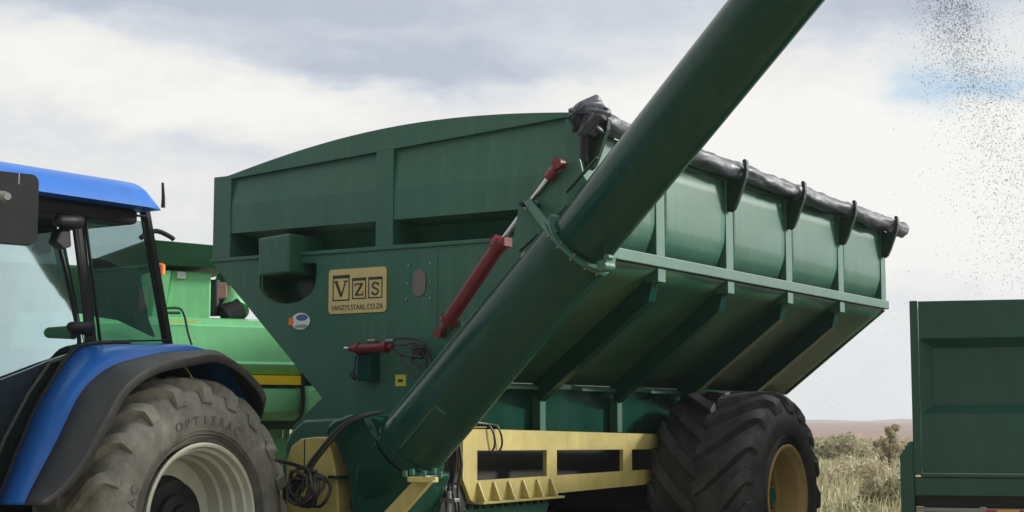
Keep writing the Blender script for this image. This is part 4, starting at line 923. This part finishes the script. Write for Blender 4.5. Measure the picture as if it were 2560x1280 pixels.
fb.add([(x, y + (8 * noise.noise(Vector((x * .01, 0, 0))) if y == 112 else 0), .18 + (y - 112) * .0009) for y in fy for x in fxx], [(i * 9 + j, i * 9 + j + 1, (i + 1) * 9 + j + 1, (i + 1) * 9 + j) for i in range(6) for j in range(8)])
tag(fb.build('ploughed_field', GP, None, smooth=60), None, None, kind='structure')
hb = MB(); hv = []; 
for j, (yy_, k) in enumerate(((1350, 0), (1400, .6), (1450, 1), (1480, 0))):
    for i in range(61):
        x = -900 + i * 36; hv.append((x, yy_, 1.2 + k * (1 + 7 * max(0, noise.noise(Vector((x * .006, 3, 0)))) + 2 * noise.noise(Vector((x * .03, 9, 0))))))
hb.add(hv, [(j * 61 + i, j * 61 + i + 1, (j + 1) * 61 + i + 1, (j + 1) * 61 + i) for j in range(3) for i in range(60)])
tag(hb.build('hills', gmat('hill_scrub', [(.12, .13, .09), (.14, .14, .1), (.16, .15, .11), (.1, .11, .08)], .02, .1, .2), None, smooth=60), None, None, kind='structure')

def leafmat(name, c0, c1, c2):
    m = bpy.data.materials.new(name); m.use_nodes = True; t = NT(m.node_tree); p = t.n['Principled BSDF']; p.inputs['Roughness'].default_value = .8; p.inputs['Specular IOR Level'].default_value = .2
    g = t.new('ShaderNodeNewGeometry'); r_ = g.outputs['Random Per Island']
    t.put(p.inputs['Base Color'], t.ramp(r_, [(0, c0), (.5, c1), (1, c2)]))
    return m
DG = leafmat('dry_grass_blades', (.46, .44, .27), (.57, .53, .35), (.66, .61, .43))
BL = leafmat('shrub_leaves', (.16, .17, .085), (.27, .26, .14), (.40, .35, .22))
BD = leafmat('dry_shrub_leaves', (.27, .24, .14), (.40, .34, .21), (.50, .43, .28))
BT = mat('twig', (.16, .12, .08), .9)
gr_ = random.Random(5); gm2 = MB(); gv = []; gf = []
def blade(x, y, z, h_, w_, lean):
    o = len(gv); a = gr_.uniform(0, math.pi); dx, dy = math.cos(a) * w_, math.sin(a) * w_; lx, ly = gr_.gauss(0, lean) * h_, gr_.gauss(0, lean) * h_
    gv.extend([(x - dx, y - dy, z), (x + dx, y + dy, z), (x + lx * .5 + dx * .7, y + ly * .5 + dy * .7, z + h_ * .6), (x + lx * .5 - dx * .7, y + ly * .5 - dy * .7, z + h_ * .6), (x + lx, y + ly, z + h_)])
    gf.extend([(o, o + 1, o + 2, o + 3), (o + 3, o + 2, o + 4)])
for i in range(5200):
    d = 18 + 95 * gr_.random() ** 1.3; a = R(gr_.uniform(-1, 21)) if gr_.random() < .85 else R(gr_.uniform(-30, 35))
    cx, cy = d * math.sin(a), d * math.cos(a); hh_ = gr_.uniform(.2, .55) * (1 + .6 * noise.noise(Vector((cx * .12, cy * .12, 2)))); z = gz(cx, cy)
    for k in range(12):
        blade(cx + gr_.gauss(0, .28), cy + gr_.gauss(0, .28), z - .02, hh_ * gr_.uniform(.5, 1.15), gr_.uniform(.008, .02) * (1 + d / 50), .25)
me = bpy.data.meshes.new('dry_grass'); me.from_pydata(gv, [], gf); me.materials.append(DG); o = bpy.data.objects.new('dry_grass', me); COL.objects.link(o)
tag(o, 'tall dry yellowish grass and weeds covering the field behind the machines', 'grass', kind='stuff')

def bush(name, px_, d, h_, w_, m, label, seed, leaf=.05, n=1500, group=None, tall=False):
    rr = random.Random(seed); a = (px_ - 1280) / F; x, y = a * d, d; h_ *= .92 if tall else .72; z0 = gz(x, y); root = empty(name, None, label, 'bush', (x, y, z0), group)
    lv = []; lf = []; cl_ = [(Vector((rr.gauss(0, w_ * .28), rr.gauss(0, w_ * .28), h_ * (rr.uniform(.25, .95) if not tall else rr.uniform(.15, .97)))), rr.uniform(.12, .26) * w_) for _ in range(16 if not tall else 22)]
    for i in range(n):
        c, r_ = rr.choice(cl_); p = c + Vector((rr.gauss(0, 1), rr.gauss(0, 1), rr.gauss(0, 1))).normalized() * r_ * rr.random() ** .4
        if p.z < .02: p.z = rr.uniform(.02, .3)
        u = Vector((rr.gauss(0, 1), rr.gauss(0, 1), rr.gauss(0, 1))).normalized(); v_ = u.orthogonal().normalized(); s_ = leaf * rr.uniform(.5, 1.3); k = len(lv)
        lv += [p - u * s_, p + v_ * s_ * .45, p + u * s_, p - v_ * s_ * .45]; lf.append((k, k + 1, k + 2, k + 3))
    MB().add(lv, lf).build('leaves', m, root, fix=False)
    st_ = MB()
    for c, r_ in cl_: st_.tube([Vector((0, 0, -.02)), c * .5 + Vector((rr.gauss(0, .03), rr.gauss(0, .03), 0)), c], [.02, .012, .005], 5)
    st_.build('stems', BT, root)
    return root
bush('bush', 2216, 44, 1.55, .55, BD, 'tallest thin dry shrub standing against the pink field beside the trailer', 1, .06, 1400, tall=True)
bush('bush', 2060, 60, 1.25, 1.9, BL, 'olive green rounded shrub just right of the cart tyre', 2, .08, 2200)
bush('bush', 2120, 66, 1.0, 2.6, BD, 'low wide dry shrub between the rounded shrub and the tallest thin shrub', 3, .08, 2200)
bush('bush', 2205, 25, .95, .9, BL, 'leafy olive weed clump in the foreground grass left of the trailer skirt', 4, .035, 2600)
bush('bush', 2110, 23, .50, .8, BL, 'small low green weed at the bottom of the picture between tyre and trailer', 5, .035, 1500)
bush('bush', 2250, 58, 1.0, 1.5, BL, 'dark shrub on the skyline touching the left edge of the trailer', 6, .07, 1500)
bush('bush', 2160, 36, .75, 1.7, BD, 'pale straw coloured bush in the middle of the dry grass strip', 7, .05, 2200)

# ================================================================== HAZE
hm = bpy.data.materials.new('haze'); hm.use_nodes = True; t = NT(hm.node_tree); t.n.clear()
pv = t.new('ShaderNodeVolumePrincipled'); pv.inputs['Color'].default_value = (.9, .93, .97, 1); pv.inputs['Density'].default_value = .0006; pv.inputs['Anisotropy'].default_value = .3
om = t.new('ShaderNodeOutputMaterial'); t.l.new(pv.outputs[0], om.inputs['Volume'])
hz_o = MB().box((-1510, -1510, -2.5), (1510, 1510, 24)).build('haze', hm); tag(hz_o, 'thin pale haze over the far field', 'haze', kind='stuff')
hz_o.data.materials[0] = hm
sc.cycles.volume_bounces = 0; sc.cycles.max_bounces = 8; sc.cycles.transparent_max_bounces = 12
